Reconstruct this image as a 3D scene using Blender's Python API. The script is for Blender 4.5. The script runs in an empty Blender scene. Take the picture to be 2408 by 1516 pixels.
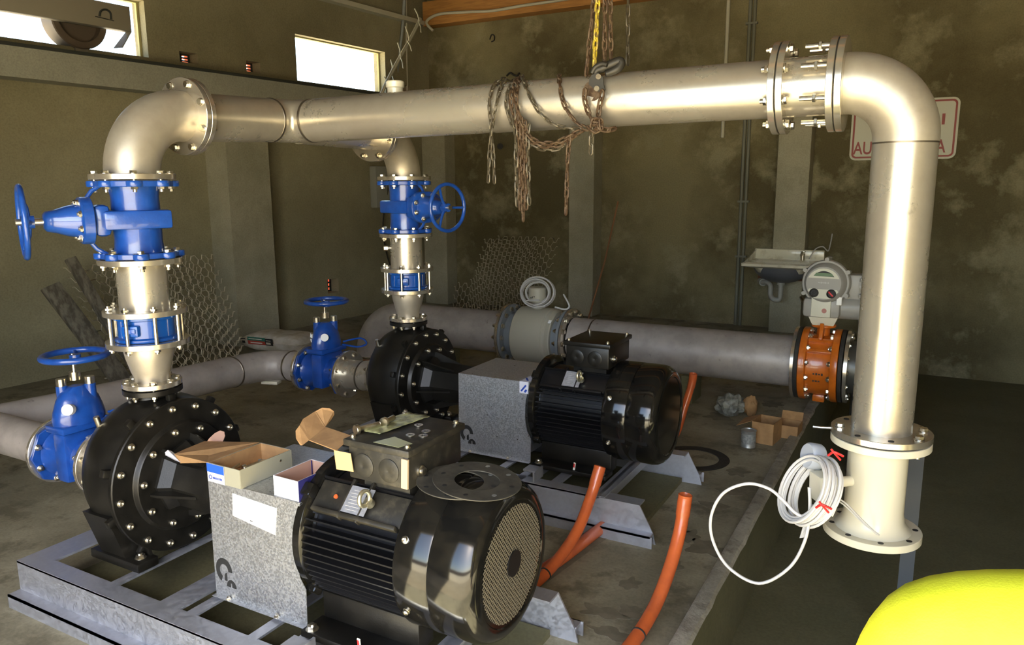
import bpy, bmesh, math, random
from mathutils import Vector, Matrix, noise
random.seed(7)
PI = math.pi
SC = bpy.context.scene
COL = SC.collection

# ------------------------------------------------------------------ camera
F_PX, PITCH, ROLL, YAW, CAMZ = 1780.0, math.atan(324/1780.0), math.radians(-0.39), math.radians(28.9), 1.83
fw = Vector((-math.sin(YAW)*math.cos(PITCH), math.cos(YAW)*math.cos(PITCH), -math.sin(PITCH)))
r0 = Vector((math.cos(YAW), math.sin(YAW), 0)); u0 = r0.cross(fw)
rt = math.cos(ROLL)*r0 + math.sin(ROLL)*u0
up = -math.sin(ROLL)*r0 + math.cos(ROLL)*u0
CAMPOS = Vector((0, 0, CAMZ))
cd = bpy.data.cameras.new('camera'); cam = bpy.data.objects.new('camera', cd); COL.objects.link(cam)
cd.sensor_width = 36; cd.lens = F_PX/2408*36; cd.clip_start = 0.02; cd.clip_end = 500
M = Matrix((rt, up, -fw)).transposed().to_4x4(); M.translation = CAMPOS
cam.matrix_world = M
SC.camera = cam

# ------------------------------------------------------------------ light and exposure
SC.view_settings.view_transform = 'Standard'
SC.view_settings.look = 'None'
SC.view_settings.gamma = 1.0
SC.view_settings.use_curve_mapping = False
SC.view_settings.exposure = 0.9
w = bpy.data.worlds.new('world'); SC.world = w; w.use_nodes = True
nt = w.node_tree; nt.nodes.clear()
out = nt.nodes.new('ShaderNodeOutputWorld'); bg = nt.nodes.new('ShaderNodeBackground')
sky = nt.nodes.new('ShaderNodeTexSky'); sky.sky_type = 'NISHITA'; sky.sun_disc = False
sky.sun_elevation = math.radians(38); sky.sun_rotation = math.radians(150); sky.air_density = 1.0; sky.dust_density = 1.0; sky.ozone_density = 1.0
nt.links.new(sky.outputs[0], bg.inputs[0]); bg.inputs[1].default_value = 0.55
nt.links.new(bg.outputs[0], out.inputs[0])
sd = bpy.data.lights.new('sun', 'SUN'); sd.energy = 34.0; sd.angle = math.radians(0.6); sd.color = (1.0, .925, .70)
sun = bpy.data.objects.new('sun', sd); COL.objects.link(sun)
# the sun stands behind the camera: through the doorway it only reaches the strip of floor just inside
sun.rotation_euler = Vector((0.33, 1.0, -1.0)).to_track_quat('-Z', 'Y').to_euler()
pd = bpy.data.lights.new('doorway_daylight', 'AREA'); pd.shape = 'RECTANGLE'; pd.size = 5.2; pd.size_y = 3.3
pd.cycles.is_portal = True
po = bpy.data.objects.new('doorway_daylight', pd); COL.objects.link(po); po.location = (-.2, -1.15, 1.65)
po.rotation_euler = (math.radians(-90), 0, 0)

# ------------------------------------------------------------------ helpers
def at(x, y, Y):
    d = fw + rt*((x-1204)/F_PX) - up*((y-758)/F_PX)
    return CAMPOS + d*(Y/d.y)
def atX(x, y, X):
    d = fw + rt*((x-1204)/F_PX) - up*((y-758)/F_PX)
    return CAMPOS + d*(X/d.x)
def atZ(x, y, Z):
    d = fw + rt*((x-1204)/F_PX) - up*((y-758)/F_PX)
    return CAMPOS + d*((Z-CAMZ)/d.z)
def V(*a): return Vector(a)
def frame(ax, upv=None):
    z = Vector(ax).normalized()
    x = Vector(upv) if upv is not None else (Vector((0, 0, 1)) if abs(z.z) < .9 else Vector((1, 0, 0)))
    x = (x - z*x.dot(z)).normalized(); y = z.cross(x)
    return Matrix((x, y, z)).transposed()
def NB(): return bmesh.new()
def add_lathe(bm, prof, o, ax, seg=40, closed=False, upv=None):
    """prof: list of (radius, height) along ax from o"""
    R = frame(ax, upv); o = Vector(o); rings = []
    for r, h in prof:
        if r < 1e-6: rings.append([bm.verts.new(o + R @ Vector((0, 0, h)))])
        else: rings.append([bm.verts.new(o + R @ Vector((r*math.cos(2*PI*k/seg), r*math.sin(2*PI*k/seg), h))) for k in range(seg)])
    n = len(rings)
    for i in range(n if closed else n-1):
        a, b = rings[i], rings[(i+1) % n]
        if len(a) == 1 and len(b) == 1: continue
        for k in range(seg):
            k2 = (k+1) % seg
            if len(a) == 1: bm.faces.new((a[0], b[k2], b[k]))
            elif len(b) == 1: bm.faces.new((a[k], a[k2], b[0]))
            else: bm.faces.new((a[k], a[k2], b[k2], b[k]))
    return bm
def add_cyl(bm, a, b, r, seg=24, r2=None):
    a = Vector(a); b = Vector(b); L = (b-a).length; r2 = r if r2 is None else r2
    return add_lathe(bm, [(0, 0), (r, 0), (r2, L), (0, L)], a, b-a, seg)
def add_pipe(bm, a, b, r, t=.004, seg=40):
    a = Vector(a); b = Vector(b); L = (b-a).length
    return add_lathe(bm, [(r, 0), (r, L), (r-t, L), (r-t, 0)], a, b-a, seg, closed=True)
def add_disc(bm, c, ax, R, rin, t, seg=56, bev=.0015):
    """ring with thickness t starting at c along ax"""
    return add_lathe(bm, [(rin, 0), (R-bev, 0), (R, bev), (R, t-bev), (R-bev, t), (rin, t)], c, ax, seg, closed=True)
def add_tube(bm, pts, r, seg=10, closed=False, caps=True, radii=None):
    pts = [Vector(p) for p in pts]; n = len(pts); rings = []; prev = None
    for i, p in enumerate(pts):
        if closed: t = pts[(i+1) % n]-pts[(i-1) % n]
        else: t = pts[min(i+1, n-1)]-pts[max(i-1, 0)]
        t.normalize()
        if prev is None:
            x = t.orthogonal().normalized()
        else:
            x = (prev - t*prev.dot(t)); x = x.normalized() if x.length > 1e-6 else t.orthogonal().normalized()
        prev = x; y = t.cross(x); rr = radii[i] if radii else r
        rings.append([bm.verts.new(p + x*(rr*math.cos(2*PI*k/seg)) + y*(rr*math.sin(2*PI*k/seg))) for k in range(seg)])
    for i in range(n if closed else n-1):
        a, b = rings[i], rings[(i+1) % n]
        for k in range(seg): bm.faces.new((a[k], a[(k+1) % seg], b[(k+1) % seg], b[k]))
    if caps and not closed:
        bm.faces.new(rings[0][::-1]); bm.faces.new(rings[-1])
    return bm
def add_box(bm, c, s, R=None, bev=0.0):
    c = Vector(c); hx, hy, hz = s[0]/2, s[1]/2, s[2]/2
    R = R if R is not None else Matrix.Identity(3)
    vs = [bm.verts.new(c + R @ Vector((x*hx, y*hy, z*hz))) for x in (-1, 1) for y in (-1, 1) for z in (-1, 1)]
    fs = [(0, 1, 3, 2), (4, 6, 7, 5), (0, 4, 5, 1), (2, 3, 7, 6), (0, 2, 6, 4), (1, 5, 7, 3)]
    faces = [bm.faces.new([vs[i] for i in f]) for f in fs]
    if bev > 0:
        es = list({e for f in faces for e in f.edges})
        bmesh.ops.bevel(bm, geom=es, offset=bev, segments=2, affect='EDGES', profile=.5)
    return bm
def add_bb(bm, a, b, bev=0.0):
    a = Vector(a); b = Vector(b)
    return add_box(bm, (a+b)/2, [abs(q) for q in (b-a)], None, bev)
def add_prism(bm, pts, n):
    """polygon of 3D points extruded by vector n"""
    n = Vector(n); a = [bm.verts.new(Vector(p)) for p in pts]; b = [bm.verts.new(Vector(p)+n) for p in pts]
    bm.faces.new(a[::-1]); bm.faces.new(b)
    for k in range(len(a)): bm.faces.new((a[k], a[(k+1) % len(a)], b[(k+1) % len(a)], b[k]))
    return bm
def add_beam(bm, a, b, wd, ht, upv=(0, 0, 1), bev=0):
    a = Vector(a); b = Vector(b); R = frame(b-a, upv)
    return add_box(bm, (a+b)/2, (ht, wd, (b-a).length), R, bev)
def arc(c, p0, p1, n=14):
    """quarter arc about c from p0 to p1"""
    c = Vector(c); a = Vector(p0)-c; b = Vector(p1)-c
    return [c + a*math.cos(t*PI/2/n) + b*math.sin(t*PI/2/n) for t in range(n+1)]
def spline(P, n=8, closed=False):
    P = [Vector(p) for p in P]; m = len(P); o = []
    g = (lambda i: P[i % m]) if closed else (lambda i: P[max(0, min(m-1, i))])
    for i in range(m if closed else m-1):
        a, b, c, d = g(i-1), g(i), g(i+1), g(i+2)
        for k in range(n):
            t = k/n
            o.append(.5*((2*b)+(c-a)*t+(2*a-5*b+4*c-d)*t*t+(3*b-a-3*c+d)*t**3))
    if not closed: o.append(P[-1].copy())
    return o
def mk(name, bm, mat, smooth=True, ang=38):
    bmesh.ops.recalc_face_normals(bm, faces=bm.faces)
    me = bpy.data.meshes.new(name); bm.to_mesh(me); bm.free()
    for m in (mat if isinstance(mat, (list, tuple)) else [mat]): me.materials.append(m)
    if smooth:
        me.shade_smooth(); me.set_sharp_from_angle(angle=math.radians(ang))
    return me
def thing(name, label, cat, loc=(0, 0, 0), group=None):
    o = bpy.data.objects.new(name, None); COL.objects.link(o); o.location = loc
    o.empty_display_size = .05
    o['label'] = label; o['category'] = cat
    if group: o['group'] = group
    return o
def root_loc(p):
    l = Vector((0, 0, 0))
    while p is not None: l += p.location; p = p.parent
    return l
def part(par, name, bm, mat, label=None, smooth=True, ang=38, kind=None):
    bmesh.ops.translate(bm, verts=bm.verts, vec=-root_loc(par))
    o = bpy.data.objects.new(name, mk(name, bm, mat, smooth, ang)); COL.objects.link(o); o.parent = par
    if label: o['label'] = label
    if kind: o['kind'] = kind
    return o
def solo(name, bm, mat, label, cat, group=None, kind=None, smooth=True, ang=38, loc=None):
    if loc is None:
        bm.verts.ensure_lookup_table()
        xs = [v.co.x for v in bm.verts]; ys = [v.co.y for v in bm.verts]; zs = [v.co.z for v in bm.verts]
        loc = Vector(((min(xs)+max(xs))/2, (min(ys)+max(ys))/2, min(zs)))
    loc = Vector(loc); bmesh.ops.translate(bm, verts=bm.verts, vec=-loc)
    o = bpy.data.objects.new(name, mk(name, bm, mat, smooth, ang)); COL.objects.link(o); o.location = loc
    o['label'] = label; o['category'] = cat
    if group: o['group'] = group
    if kind: o['kind'] = kind
    return o
def struct(name, bm, mat, smooth=False, par=None):
    o = bpy.data.objects.new(name, mk(name, bm, mat, smooth)); COL.objects.link(o)
    if par is not None: o.parent = par
    else: o['kind'] = 'structure'
    return o

# ------------------------------------------------------------------ materials
def mat(name, col, rough=.5, metal=0.0, var=0.0, vscale=8, col2=None, bump=0.0, bscale=40, coat=0.0, rvar=0.0, stretch=None, mix=None, spec=None, detail=5):
    m = bpy.data.materials.new(name); m.use_nodes = True; n = m.node_tree; b = n.nodes['Principled BSDF']
    b.inputs['Base Color'].default_value = (*col, 1); b.inputs['Roughness'].default_value = rough; b.inputs['Metallic'].default_value = metal
    if coat: b.inputs['Coat Weight'].default_value = coat; b.inputs['Coat Roughness'].default_value = .06
    if spec is not None: b.inputs['Specular IOR Level'].default_value = spec
    tc = n.nodes.new('ShaderNodeTexCoord'); src = tc.outputs['Object']
    if stretch:
        mp = n.nodes.new('ShaderNodeMapping'); mp.inputs['Scale'].default_value = stretch; n.links.new(src, mp.inputs[0]); src2 = mp.outputs[0]
    else: src2 = src
    if col2 is not None or var or rvar:
        nz = n.nodes.new('ShaderNodeTexNoise'); nz.inputs['Scale'].default_value = vscale; nz.inputs['Detail'].default_value = detail; nz.inputs['Roughness'].default_value = .62
        n.links.new(src2, nz.inputs['Vector'])
        if col2 is not None:
            rp = n.nodes.new('ShaderNodeValToRGB'); lo, hi = mix or (.42, .6)
            rp.color_ramp.elements[0].position = lo; rp.color_ramp.elements[1].position = hi
            rp.color_ramp.elements[0].color = (*col, 1); rp.color_ramp.elements[1].color = (*col2, 1)
            n.links.new(nz.outputs[0], rp.inputs[0]); n.links.new(rp.outputs[0], b.inputs['Base Color'])
        if rvar:
            mr = n.nodes.new('ShaderNodeMapRange'); mr.inputs[1].default_value = .3; mr.inputs[2].default_value = .7
            mr.inputs[3].default_value = max(.02, rough-rvar); mr.inputs[4].default_value = rough+rvar
            n.links.new(nz.outputs[0], mr.inputs[0]); n.links.new(mr.outputs[0], b.inputs['Roughness'])
    if bump:
        nb = n.nodes.new('ShaderNodeTexNoise'); nb.inputs['Scale'].default_value = bscale; nb.inputs['Detail'].default_value = 4
        n.links.new(src2, nb.inputs['Vector']); bp = n.nodes.new('ShaderNodeBump'); bp.inputs['Strength'].default_value = bump; bp.inputs['Distance'].default_value = .01
        n.links.new(nb.outputs[0], bp.inputs['Height']); n.links.new(bp.outputs[0], b.inputs['Normal'])
    return m
def concrete(name, c1, c2, c3, scale=1.1, bump=.25, rough=.9, streak=None):
    m = bpy.data.materials.new(name); m.use_nodes = True; n = m.node_tree; L = n.links; b = n.nodes['Principled BSDF']
    tc = n.nodes.new('ShaderNodeTexCoord')
    def nz(s, d, r=.6):
        k = n.nodes.new('ShaderNodeTexNoise'); k.inputs['Scale'].default_value = s; k.inputs['Detail'].default_value = d; k.inputs['Roughness'].default_value = r
        L.new(tc.outputs['Object'], k.inputs['Vector']); return k
    a = nz(scale, 6, .6); r = n.nodes.new('ShaderNodeValToRGB')
    r.color_ramp.elements[0].position = .40; r.color_ramp.elements[1].position = .62
    r.color_ramp.elements[0].color = (*c1, 1); r.color_ramp.elements[1].color = (*c2, 1)
    L.new(a.outputs[0], r.inputs[0])
    a2 = nz(scale*2.7, 7, .65); r2 = n.nodes.new('ShaderNodeValToRGB')
    r2.color_ramp.elements[0].position = .52; r2.color_ramp.elements[1].position = .64
    r2.color_ramp.elements[0].color = (0, 0, 0, 1); r2.color_ramp.elements[1].color = (1, 1, 1, 1)
    L.new(a2.outputs[0], r2.inputs[0])
    mx = n.nodes.new('ShaderNodeMix'); mx.data_type = 'RGBA'
    L.new(r2.outputs[0], mx.inputs[0]); L.new(r.outputs[0], mx.inputs[6]); mx.inputs[7].default_value = (*c3, 1)
    a3 = nz(60, 4); mm = n.nodes.new('ShaderNodeMix'); mm.data_type = 'RGBA'; mm.blend_type = 'MULTIPLY'; mm.inputs[0].default_value = .5
    r3 = n.nodes.new('ShaderNodeValToRGB'); r3.color_ramp.elements[0].position = .3; r3.color_ramp.elements[1].position = .6
    r3.color_ramp.elements[0].color = (.6, .6, .6, 1); r3.color_ramp.elements[1].color = (1, 1, 1, 1)
    L.new(a3.outputs[0], r3.inputs[0]); L.new(mx.outputs[2], mm.inputs[6]); L.new(r3.outputs[0], mm.inputs[7]); L.new(mm.outputs[2], b.inputs['Base Color'])
    b.inputs['Roughness'].default_value = rough
    bp = n.nodes.new('ShaderNodeBump'); bp.inputs['Strength'].default_value = bump; bp.inputs['Distance'].default_value = .02
    a4 = nz(14, 8, .7); L.new(a4.outputs[0], bp.inputs['Height']); L.new(bp.outputs[0], b.inputs['Normal'])
    return m
def galv(name, c1, c2, sc=90, rough=.38):
    m = bpy.data.materials.new(name); m.use_nodes = True; n = m.node_tree; L = n.links; b = n.nodes['Principled BSDF']
    tc = n.nodes.new('ShaderNodeTexCoord'); v = n.nodes.new('ShaderNodeTexVoronoi'); v.inputs['Scale'].default_value = sc
    L.new(tc.outputs['Object'], v.inputs['Vector']); bw = n.nodes.new('ShaderNodeRGBToBW'); L.new(v.outputs['Color'], bw.inputs[0])
    r = n.nodes.new('ShaderNodeValToRGB'); r.color_ramp.elements[0].color = (*c1, 1); r.color_ramp.elements[1].color = (*c2, 1)
    r.color_ramp.elements[0].position = .25; r.color_ramp.elements[1].position = .75
    L.new(bw.outputs[0], r.inputs[0]); L.new(r.outputs[0], b.inputs['Base Color'])
    mr = n.nodes.new('ShaderNodeMapRange'); mr.inputs[3].default_value = rough-.1; mr.inputs[4].default_value = rough+.15
    L.new(bw.outputs[0], mr.inputs[0]); L.new(mr.outputs[0], b.inputs['Roughness']); b.inputs['Metallic'].default_value = .85
    return m

MT = {}
MT['wall'] = concrete('wall_concrete', (.125, .103, .047), (.27, .235, .125), (.31, .277, .165), .55)
MT['wall_left'] = concrete('wall_plaster', (.25, .222, .13), (.34, .306, .19), (.28, .248, .15), .7, .12)
MT['column'] = concrete('column_concrete', (.33, .31, .215), (.43, .40, .29), (.36, .34, .24), 1.5, .1)
MT['beam'] = concrete('beam_concrete', (.33, .33, .27), (.39, .39, .32), (.35, .35, .29), 1.5, .05)
MT['floor'] = concrete('floor_concrete', (.225, .205, .137), (.365, .335, .235), (.16, .143, .092), 1.6, .15, .75)
MT['kerb'] = concrete('kerb_concrete', (.32, .29, .22), (.45, .42, .33), (.24, .22, .17), 5, .6)
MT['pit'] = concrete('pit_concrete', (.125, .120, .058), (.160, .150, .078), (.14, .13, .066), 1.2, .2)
MT['apron'] = concrete('entrance_bounce_concrete', (.42, .36, .26), (.50, .44, .33), (.38, .33, .24), 1.2, .1)
MT['yard'] = concrete('yard_concrete', (.62, .54, .40), (.70, .62, .48), (.58, .50, .37), .6, .1)
MT['steel'] = mat('brushed_stainless_pipe', (.60, .56, .47), .29, .70, col2=(.49, .445, .37), vscale=3.0, rvar=.10, bump=.02, bscale=60, mix=(.4, .62), detail=8)
def scuffed(m, dark=(.16, .14, .11), sc=(5, 5, 5), thr=(.60, .70), fac=.75):
    n = m.node_tree; L = n.links; b = n.nodes['Principled BSDF']; tc = n.nodes.new('ShaderNodeTexCoord')
    mp = n.nodes.new('ShaderNodeMapping'); mp.inputs['Scale'].default_value = sc; L.new(tc.outputs['Object'], mp.inputs[0])
    z = n.nodes.new('ShaderNodeTexNoise'); z.inputs['Scale'].default_value = 1; z.inputs['Detail'].default_value = 9; z.inputs['Roughness'].default_value = .72; L.new(mp.outputs[0], z.inputs['Vector'])
    r = n.nodes.new('ShaderNodeMapRange'); r.inputs[1].default_value = thr[0]; r.inputs[2].default_value = thr[1]; r.inputs[4].default_value = fac; L.new(z.outputs[0], r.inputs[0])
    src = b.inputs['Base Color'].links[0].from_socket; mx = n.nodes.new('ShaderNodeMix'); mx.data_type = 'RGBA'
    L.new(r.outputs[0], mx.inputs[0]); L.new(src, mx.inputs[6]); mx.inputs[7].default_value = (*dark, 1); L.new(mx.outputs[2], b.inputs['Base Color'])
    return m
scuffed(MT['steel'], sc=(4, 9, 4)); 
MT['steel_dull'] = mat('pickled_stainless_pipe', (.44, .40, .365), .5, .25, col2=(.36, .325, .295), vscale=6, rvar=.08, bump=.06, bscale=90, detail=8)
MT['elbow'] = mat('satin_stainless_elbow', (.60, .555, .46), .42, .68, col2=(.47, .42, .34), vscale=4.0, rvar=.06, mix=(.4, .65))
scuffed(MT['elbow'], (.25, .21, .15), (5, 5, 5), (.62, .74), .5)
scuffed(MT['steel_dull'], (.13, .115, .10), (9, 9, 9), (.62, .68), .6)
MT['flange'] = mat('machined_stainless_flange', (.74, .69, .60), .22, .85, col2=(.62, .56, .47), vscale=7, rvar=.06)
MT['weld'] = mat('weld_seam', (.22, .19, .15), .4, .9)
MT['bolt'] = mat('zinc_plated_bolt', (.80, .76, .66), .28, 1.0, col2=(.66, .60, .48), vscale=40)
MT['blue'] = mat('blue_epoxy_paint', (.012, .072, .36), .28, 0, col2=(.010, .058, .30), vscale=20, bump=.06, bscale=90, coat=.6)
MT['blue2'] = mat('blue_wafer_paint', (.004, .070, .34), .3, 0, coat=.5)
MT['black'] = mat('black_satin_paint', (.007, .0065, .0055), .36, 0, bump=.05, bscale=160, col2=(.012, .011, .009), vscale=10, spec=.35)
MT['blackgloss'] = mat('black_gloss_motor_paint', (.006, .006, .006), .11, 0, spec=.5, col2=(.012, .011, .009), vscale=14)
MT['blackfin'] = mat('black_motor_fin_paint', (.009, .009, .010), .30, 0, spec=.45)
MT['dusty'] = mat('dusty_black_paint', (.022, .020, .015), .5, 0, col2=(.060, .052, .036), vscale=22, mix=(.5, .72))
MT['galv'] = galv('galvanized_guard_sheet', (.52, .54, .57), (.70, .72, .75), 150, .36)
MT['galvframe'] = galv('galvanized_frame_steel', (.50, .52, .58), (.56, .58, .64), 70, .5)
MT['cream'] = mat('cream_enamel', (.72, .68, .54), .28, 0, coat=.4)
MT['greycream'] = mat('grey_cream_paint', (.42, .40, .32), .38, 0)
MT['greyblue'] = mat('grey_blue_paint', (.20, .22, .235), .4, 0)
MT['orange'] = mat('orange_epoxy', (.62, .15, .012), .3, 0, coat=.5, col2=(.52, .12, .01), vscale=15)
MT['pvc'] = mat('orange_plastic_pipe', (.62, .13, .035), .26, 0, coat=.3, col2=(.52, .11, .035), vscale=10)
MT['pvc_in'] = mat('orange_plastic_inside', (.40, .08, .02), .5, 0)
MT['rubber'] = mat('black_rubber', (.022, .020, .017), .7, 0, col2=(.05, .045, .035), vscale=30, mix=(.5, .8))
MT['gaskettop'] = mat('dusty_rubber_gasket', (.045, .042, .034), .62, 0, col2=(.075, .068, .052), vscale=18)
MT['card'] = mat('brown_cardboard', (.42, .24, .10), .85, 0, col2=(.34, .19, .08), vscale=14)
MT['cardpink'] = mat('pinkish_cardboard', (.50, .30, .22), .85, 0)
MT['cardwhite'] = mat('white_printed_card', (.70, .69, .72), .6, 0, col2=(.60, .60, .64), vscale=10)
MT['cardgrey'] = mat('grey_printed_card', (.30, .29, .22), .6, 0)
MT['cardblue'] = mat('blue_printed_card', (.02, .10, .62), .45, 0)
MT['carddark'] = mat('navy_printed_card', (.02, .02, .13), .45, 0)
MT['label'] = mat('white_paper_sticker', (.88, .88, .84), .5, 0)
MT['plate'] = mat('aluminium_nameplate', (.52, .54, .60), .4, .6, col2=(.42, .44, .5), vscale=60)
MT['ink'] = mat('dark_print', (.02, .02, .02), .6, 0)
MT['inkblue'] = mat('blue_print', (.02, .06, .35), .5, 0)
MT['inkred'] = mat('red_print', (.30, .035, .03), .5, 0)
MT['white'] = mat('white_cable_sheath', (.72, .71, .70), .35, 0)
MT['greycable'] = mat('grey_cable_sheath', (.50, .49, .48), .45, 0)
MT['red'] = mat('red_tie', (.65, .03, .03), .4, 0)
MT['rust'] = mat('rusty_chain', (.055, .028, .012), .65, .2, col2=(.11, .072, .040), vscale=55, mix=(.42, .6))
MT['chain'] = mat('galvanized_chain', (.11, .095, .065), .45, .4, col2=(.075, .058, .036), vscale=40)
MT['yellowchain'] = mat('yellow_painted_chain', (.55, .42, .03), .5, .2, col2=(.20, .14, .05), vscale=50)
MT['castiron'] = mat('dark_cast_iron', (.045, .042, .036), .5, .5)
MT['timber'] = mat('orange_timber', (.52, .25, .065), .7, 0, col2=(.40, .185, .05), vscale=3, stretch=(1, 12, 12))
MT['darkroof'] = mat('dark_roof_sheet', (.07, .075, .07), .6, .3)
MT['conduit'] = mat('grey_conduit', (.17, .17, .13), .5, 0)
MT['paleconduit'] = mat('pale_conduit', (.55, .53, .42), .5, 0)
MT['brick'] = mat('terracotta_vent_brick', (.85, .26, .12), .8, 0)
MT['mesh'] = mat('rusty_expanded_steel', (.50, .45, .32), .6, .1, col2=(.60, .54, .40), vscale=30)
MT['plank'] = mat('weathered_grey_plank', (.08, .07, .05), .85, 0, col2=(.18, .16, .12), vscale=20, stretch=(1, 1, .2))
MT['ceramic'] = mat('old_white_ceramic', (.78, .74, .58), .25, 0, col2=(.50, .44, .28), vscale=7, mix=(.52, .72), coat=.4)
MT['bowl'] = mat('dark_bowl_underside', (.13, .135, .15), .4, 0)
MT['greyplastic'] = mat('grey_plastic_trap', (.42, .42, .38), .45, 0)
MT['act'] = mat('grey_actuator_paint', (.32, .31, .28), .42, 0)
MT['actdark'] = mat('grey_actuator_dark', (.17, .165, .15), .5, 0)
MT['lcd'] = mat('green_display', (.13, .21, .12), .2, 0)
MT['sign'] = mat('white_sign_board', (.62, .61, .50), .5, 0)
MT['tin'] = mat('tin_can', (.33, .34, .33), .4, .6, col2=(.42, .42, .40), vscale=20)
MT['bagplastic'] = mat('crumpled_clear_plastic', (.30, .31, .27), .3, 0, col2=(.14, .14, .12), vscale=25)
MT['bag'] = mat('paper_cement_bag', (.66, .62, .54), .8, 0, col2=(.52, .47, .36), vscale=9)
MT['baggreen'] = mat('green_bag_print', (.03, .16, .11), .7, 0)
MT['bagred'] = mat('red_bag_print', (.40, .05, .03), .7, 0)
MT['hivis'] = mat('hi_vis_yellow_fabric', (.80, .82, .03), .8, 0, col2=(.74, .77, .02), vscale=10, bump=.1, bscale=300)
MT['skin'] = mat('skin', (.45, .26, .17), .55, 0)
MT['hair'] = mat('dark_hair', (.02, .015, .01), .6, 0)
MT['trouser'] = mat('navy_work_trousers', (.02, .025, .05), .8, 0)
MT['box_grey'] = mat('grey_enclosure', (.30, .30, .26), .5, 0)
MT['wet'] = mat('damp_floor_stain', (.145, .128, .085), .75, 0, col2=(.19, .168, .115), vscale=12)
MT['fanbody'] = mat('beige_fan_body', (.28, .25, .19), .6, 0)
MT['hole'] = mat('dark_grille_metal', (.20, .175, .125), .5, .4)
MT['liftingeye'] = mat('yellow_zinc_eye', (.72, .68, .50), .3, .9)

# ------------------------------------------------------------------ bolts
_bolt = {}
def bolt_mesh(kind, L, r=.0085):
    key = (kind, round(L, 4), r)
    if key in _bolt: return _bolt[key]
    bm = NB()
    def hexp(z0, z1, R): add_lathe(bm, [(0, z0), (R*.92, z0), (R, z0+.0015), (R, z1-.0015), (R*.92, z1), (0, z1)], (0, 0, 0), (0, 0, 1), 6)
    H = r*1.5; tail = .045 if kind == 'longtail' else .008
    if kind == 'through':        # centred on 0, hex head above, nut and thread end below
        add_lathe(bm, [(r, -L/2-H-r*1.3), (r, L/2)], (0, 0, 0), (0, 0, 1), 10)
        add_lathe(bm, [(0, -L/2-H-r*1.3), (r, -L/2-H-r*1.3)], (0, 0, 0), (0, 0, 1), 10)
        hexp(L/2+.002, L/2+H, r*1.75); hexp(-L/2-H, -L/2-.002, r*1.75)
        add_disc(bm, (0, 0, L/2), (0, 0, 1), r*2.05, r*.5, .0025, 16, .0004); add_disc(bm, (0, 0, -L/2-.0025), (0, 0, 1), r*2.05, r*.5, .0025, 16, .0004)
    elif kind in ('long', 'longtail'):
        add_lathe(bm, [(0, -L/2-H-.008), (r, -L/2-H-.008), (r, L/2+H+tail), (0, L/2+H+tail)], (0, 0, 0), (0, 0, 1), 10)
        hexp(L/2+.002, L/2+H, r*1.75); hexp(-L/2-H, -L/2-.002, r*1.75)
    elif kind == 'cap':          # domed cap screw on a face, base at 0
        add_lathe(bm, [(r*1.9, 0), (r*1.9, .002), (r*1.6, .0025), (r*1.6, .009), (r*1.35, .0115), (r*.75, .0125), (r*.7, .007), (0, .007)], (0, 0, 0), (0, 0, 1), 14)
    elif kind == 'hex':
        hexp(.002, H, r*1.75); add_disc(bm, (0, 0, 0), (0, 0, 1), r*2.2, r*.4, .0025, 16, .0004)
        add_lathe(bm, [(r*.9, H), (r*.9, H+.006), (0, H+.006)], (0, 0, 0), (0, 0, 1), 8)
    me = mk('bolt', bm, MT['bolt'], True, 30); _bolt[key] = me
    return me
def put_bolt(par, p, ax, kind='through', L=.05, r=.0085, name='bolt'):
    o = bpy.data.objects.new(name, bolt_mesh(kind, L, r)); COL.objects.link(o); o.parent = par
    o.matrix_local = Matrix.Translation(Vector(p)-root_loc(par)) @ frame(ax).to_4x4() @ Matrix.Rotation(random.random()*1.0, 4, 'Z')
    return o
def ring_bolts(par, c, ax, R, n, kind='through', L=.05, r=.0085, ph=.5, upv=None, skip=()):
    Fm = frame(ax, upv); c = Vector(c)
    for k in range(n):
        if k in skip: continue
        a = 2*PI*(k+ph)/n
        put_bolt(par, c + Fm @ Vector((R*math.cos(a), R*math.sin(a), 0)), ax, kind, L, r)

# ------------------------------------------------------------------ setting
LW = lambda Y: -7.72+.077*Y                    # left wall line
LD = Vector((.077, 1, 0)).normalized(); LN = Vector((1, -.077, 0)).normalized()
BW = 10.0
def wall_grid(bm, o, dx, us, vs, holes, nrm, th, vd=(0, 0, 1)):
    """wall in plane o + u*dx + v*z, split on us, vs; holes = [(u0,u1,v0,v1)]; thickness th along -nrm"""
    o = Vector(o); us = sorted(set(us)); vs = sorted(set(vs)); Z = Vector(vd); nn = -Vector(nrm)*th
    def hole(u, v): return any(a < u < b and c < v < d for a, b, c, d in holes)
    cell = {}
    for i in range(len(us)-1):
        for j in range(len(vs)-1):
            cell[i, j] = not hole((us[i]+us[i+1])/2, (vs[j]+vs[j+1])/2)
    P = lambda i, j, d: o + dx*us[i] + Z*vs[j] + nn*d
    vc = {}
    def vv(i, j, d):
        if (i, j, d) not in vc: vc[i, j, d] = bm.verts.new(P(i, j, d))
        return vc[i, j, d]
    for (i, j), s in cell.items():
        if not s: continue
        for d in (0, 1): bm.faces.new([vv(i, j, d), vv(i+1, j, d), vv(i+1, j+1, d), vv(i, j+1, d)][::(1 if d == 0 else -1)])
        for di, dj, a, b in ((-1, 0, (i, j), (i, j+1)), (1, 0, (i+1, j), (i+1, j+1)), (0, -1, (i, j), (i+1, j)), (0, 1, (i, j+1), (i+1, j+1))):
            if not cell.get((i+di, j+dj), False):
                bm.faces.new([vv(*a, 0), vv(*b, 0), vv(*b, 1), vv(*a, 1)])
    return bm
XR = 3.2; YF = -1.2; ZC = 4.75
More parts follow.
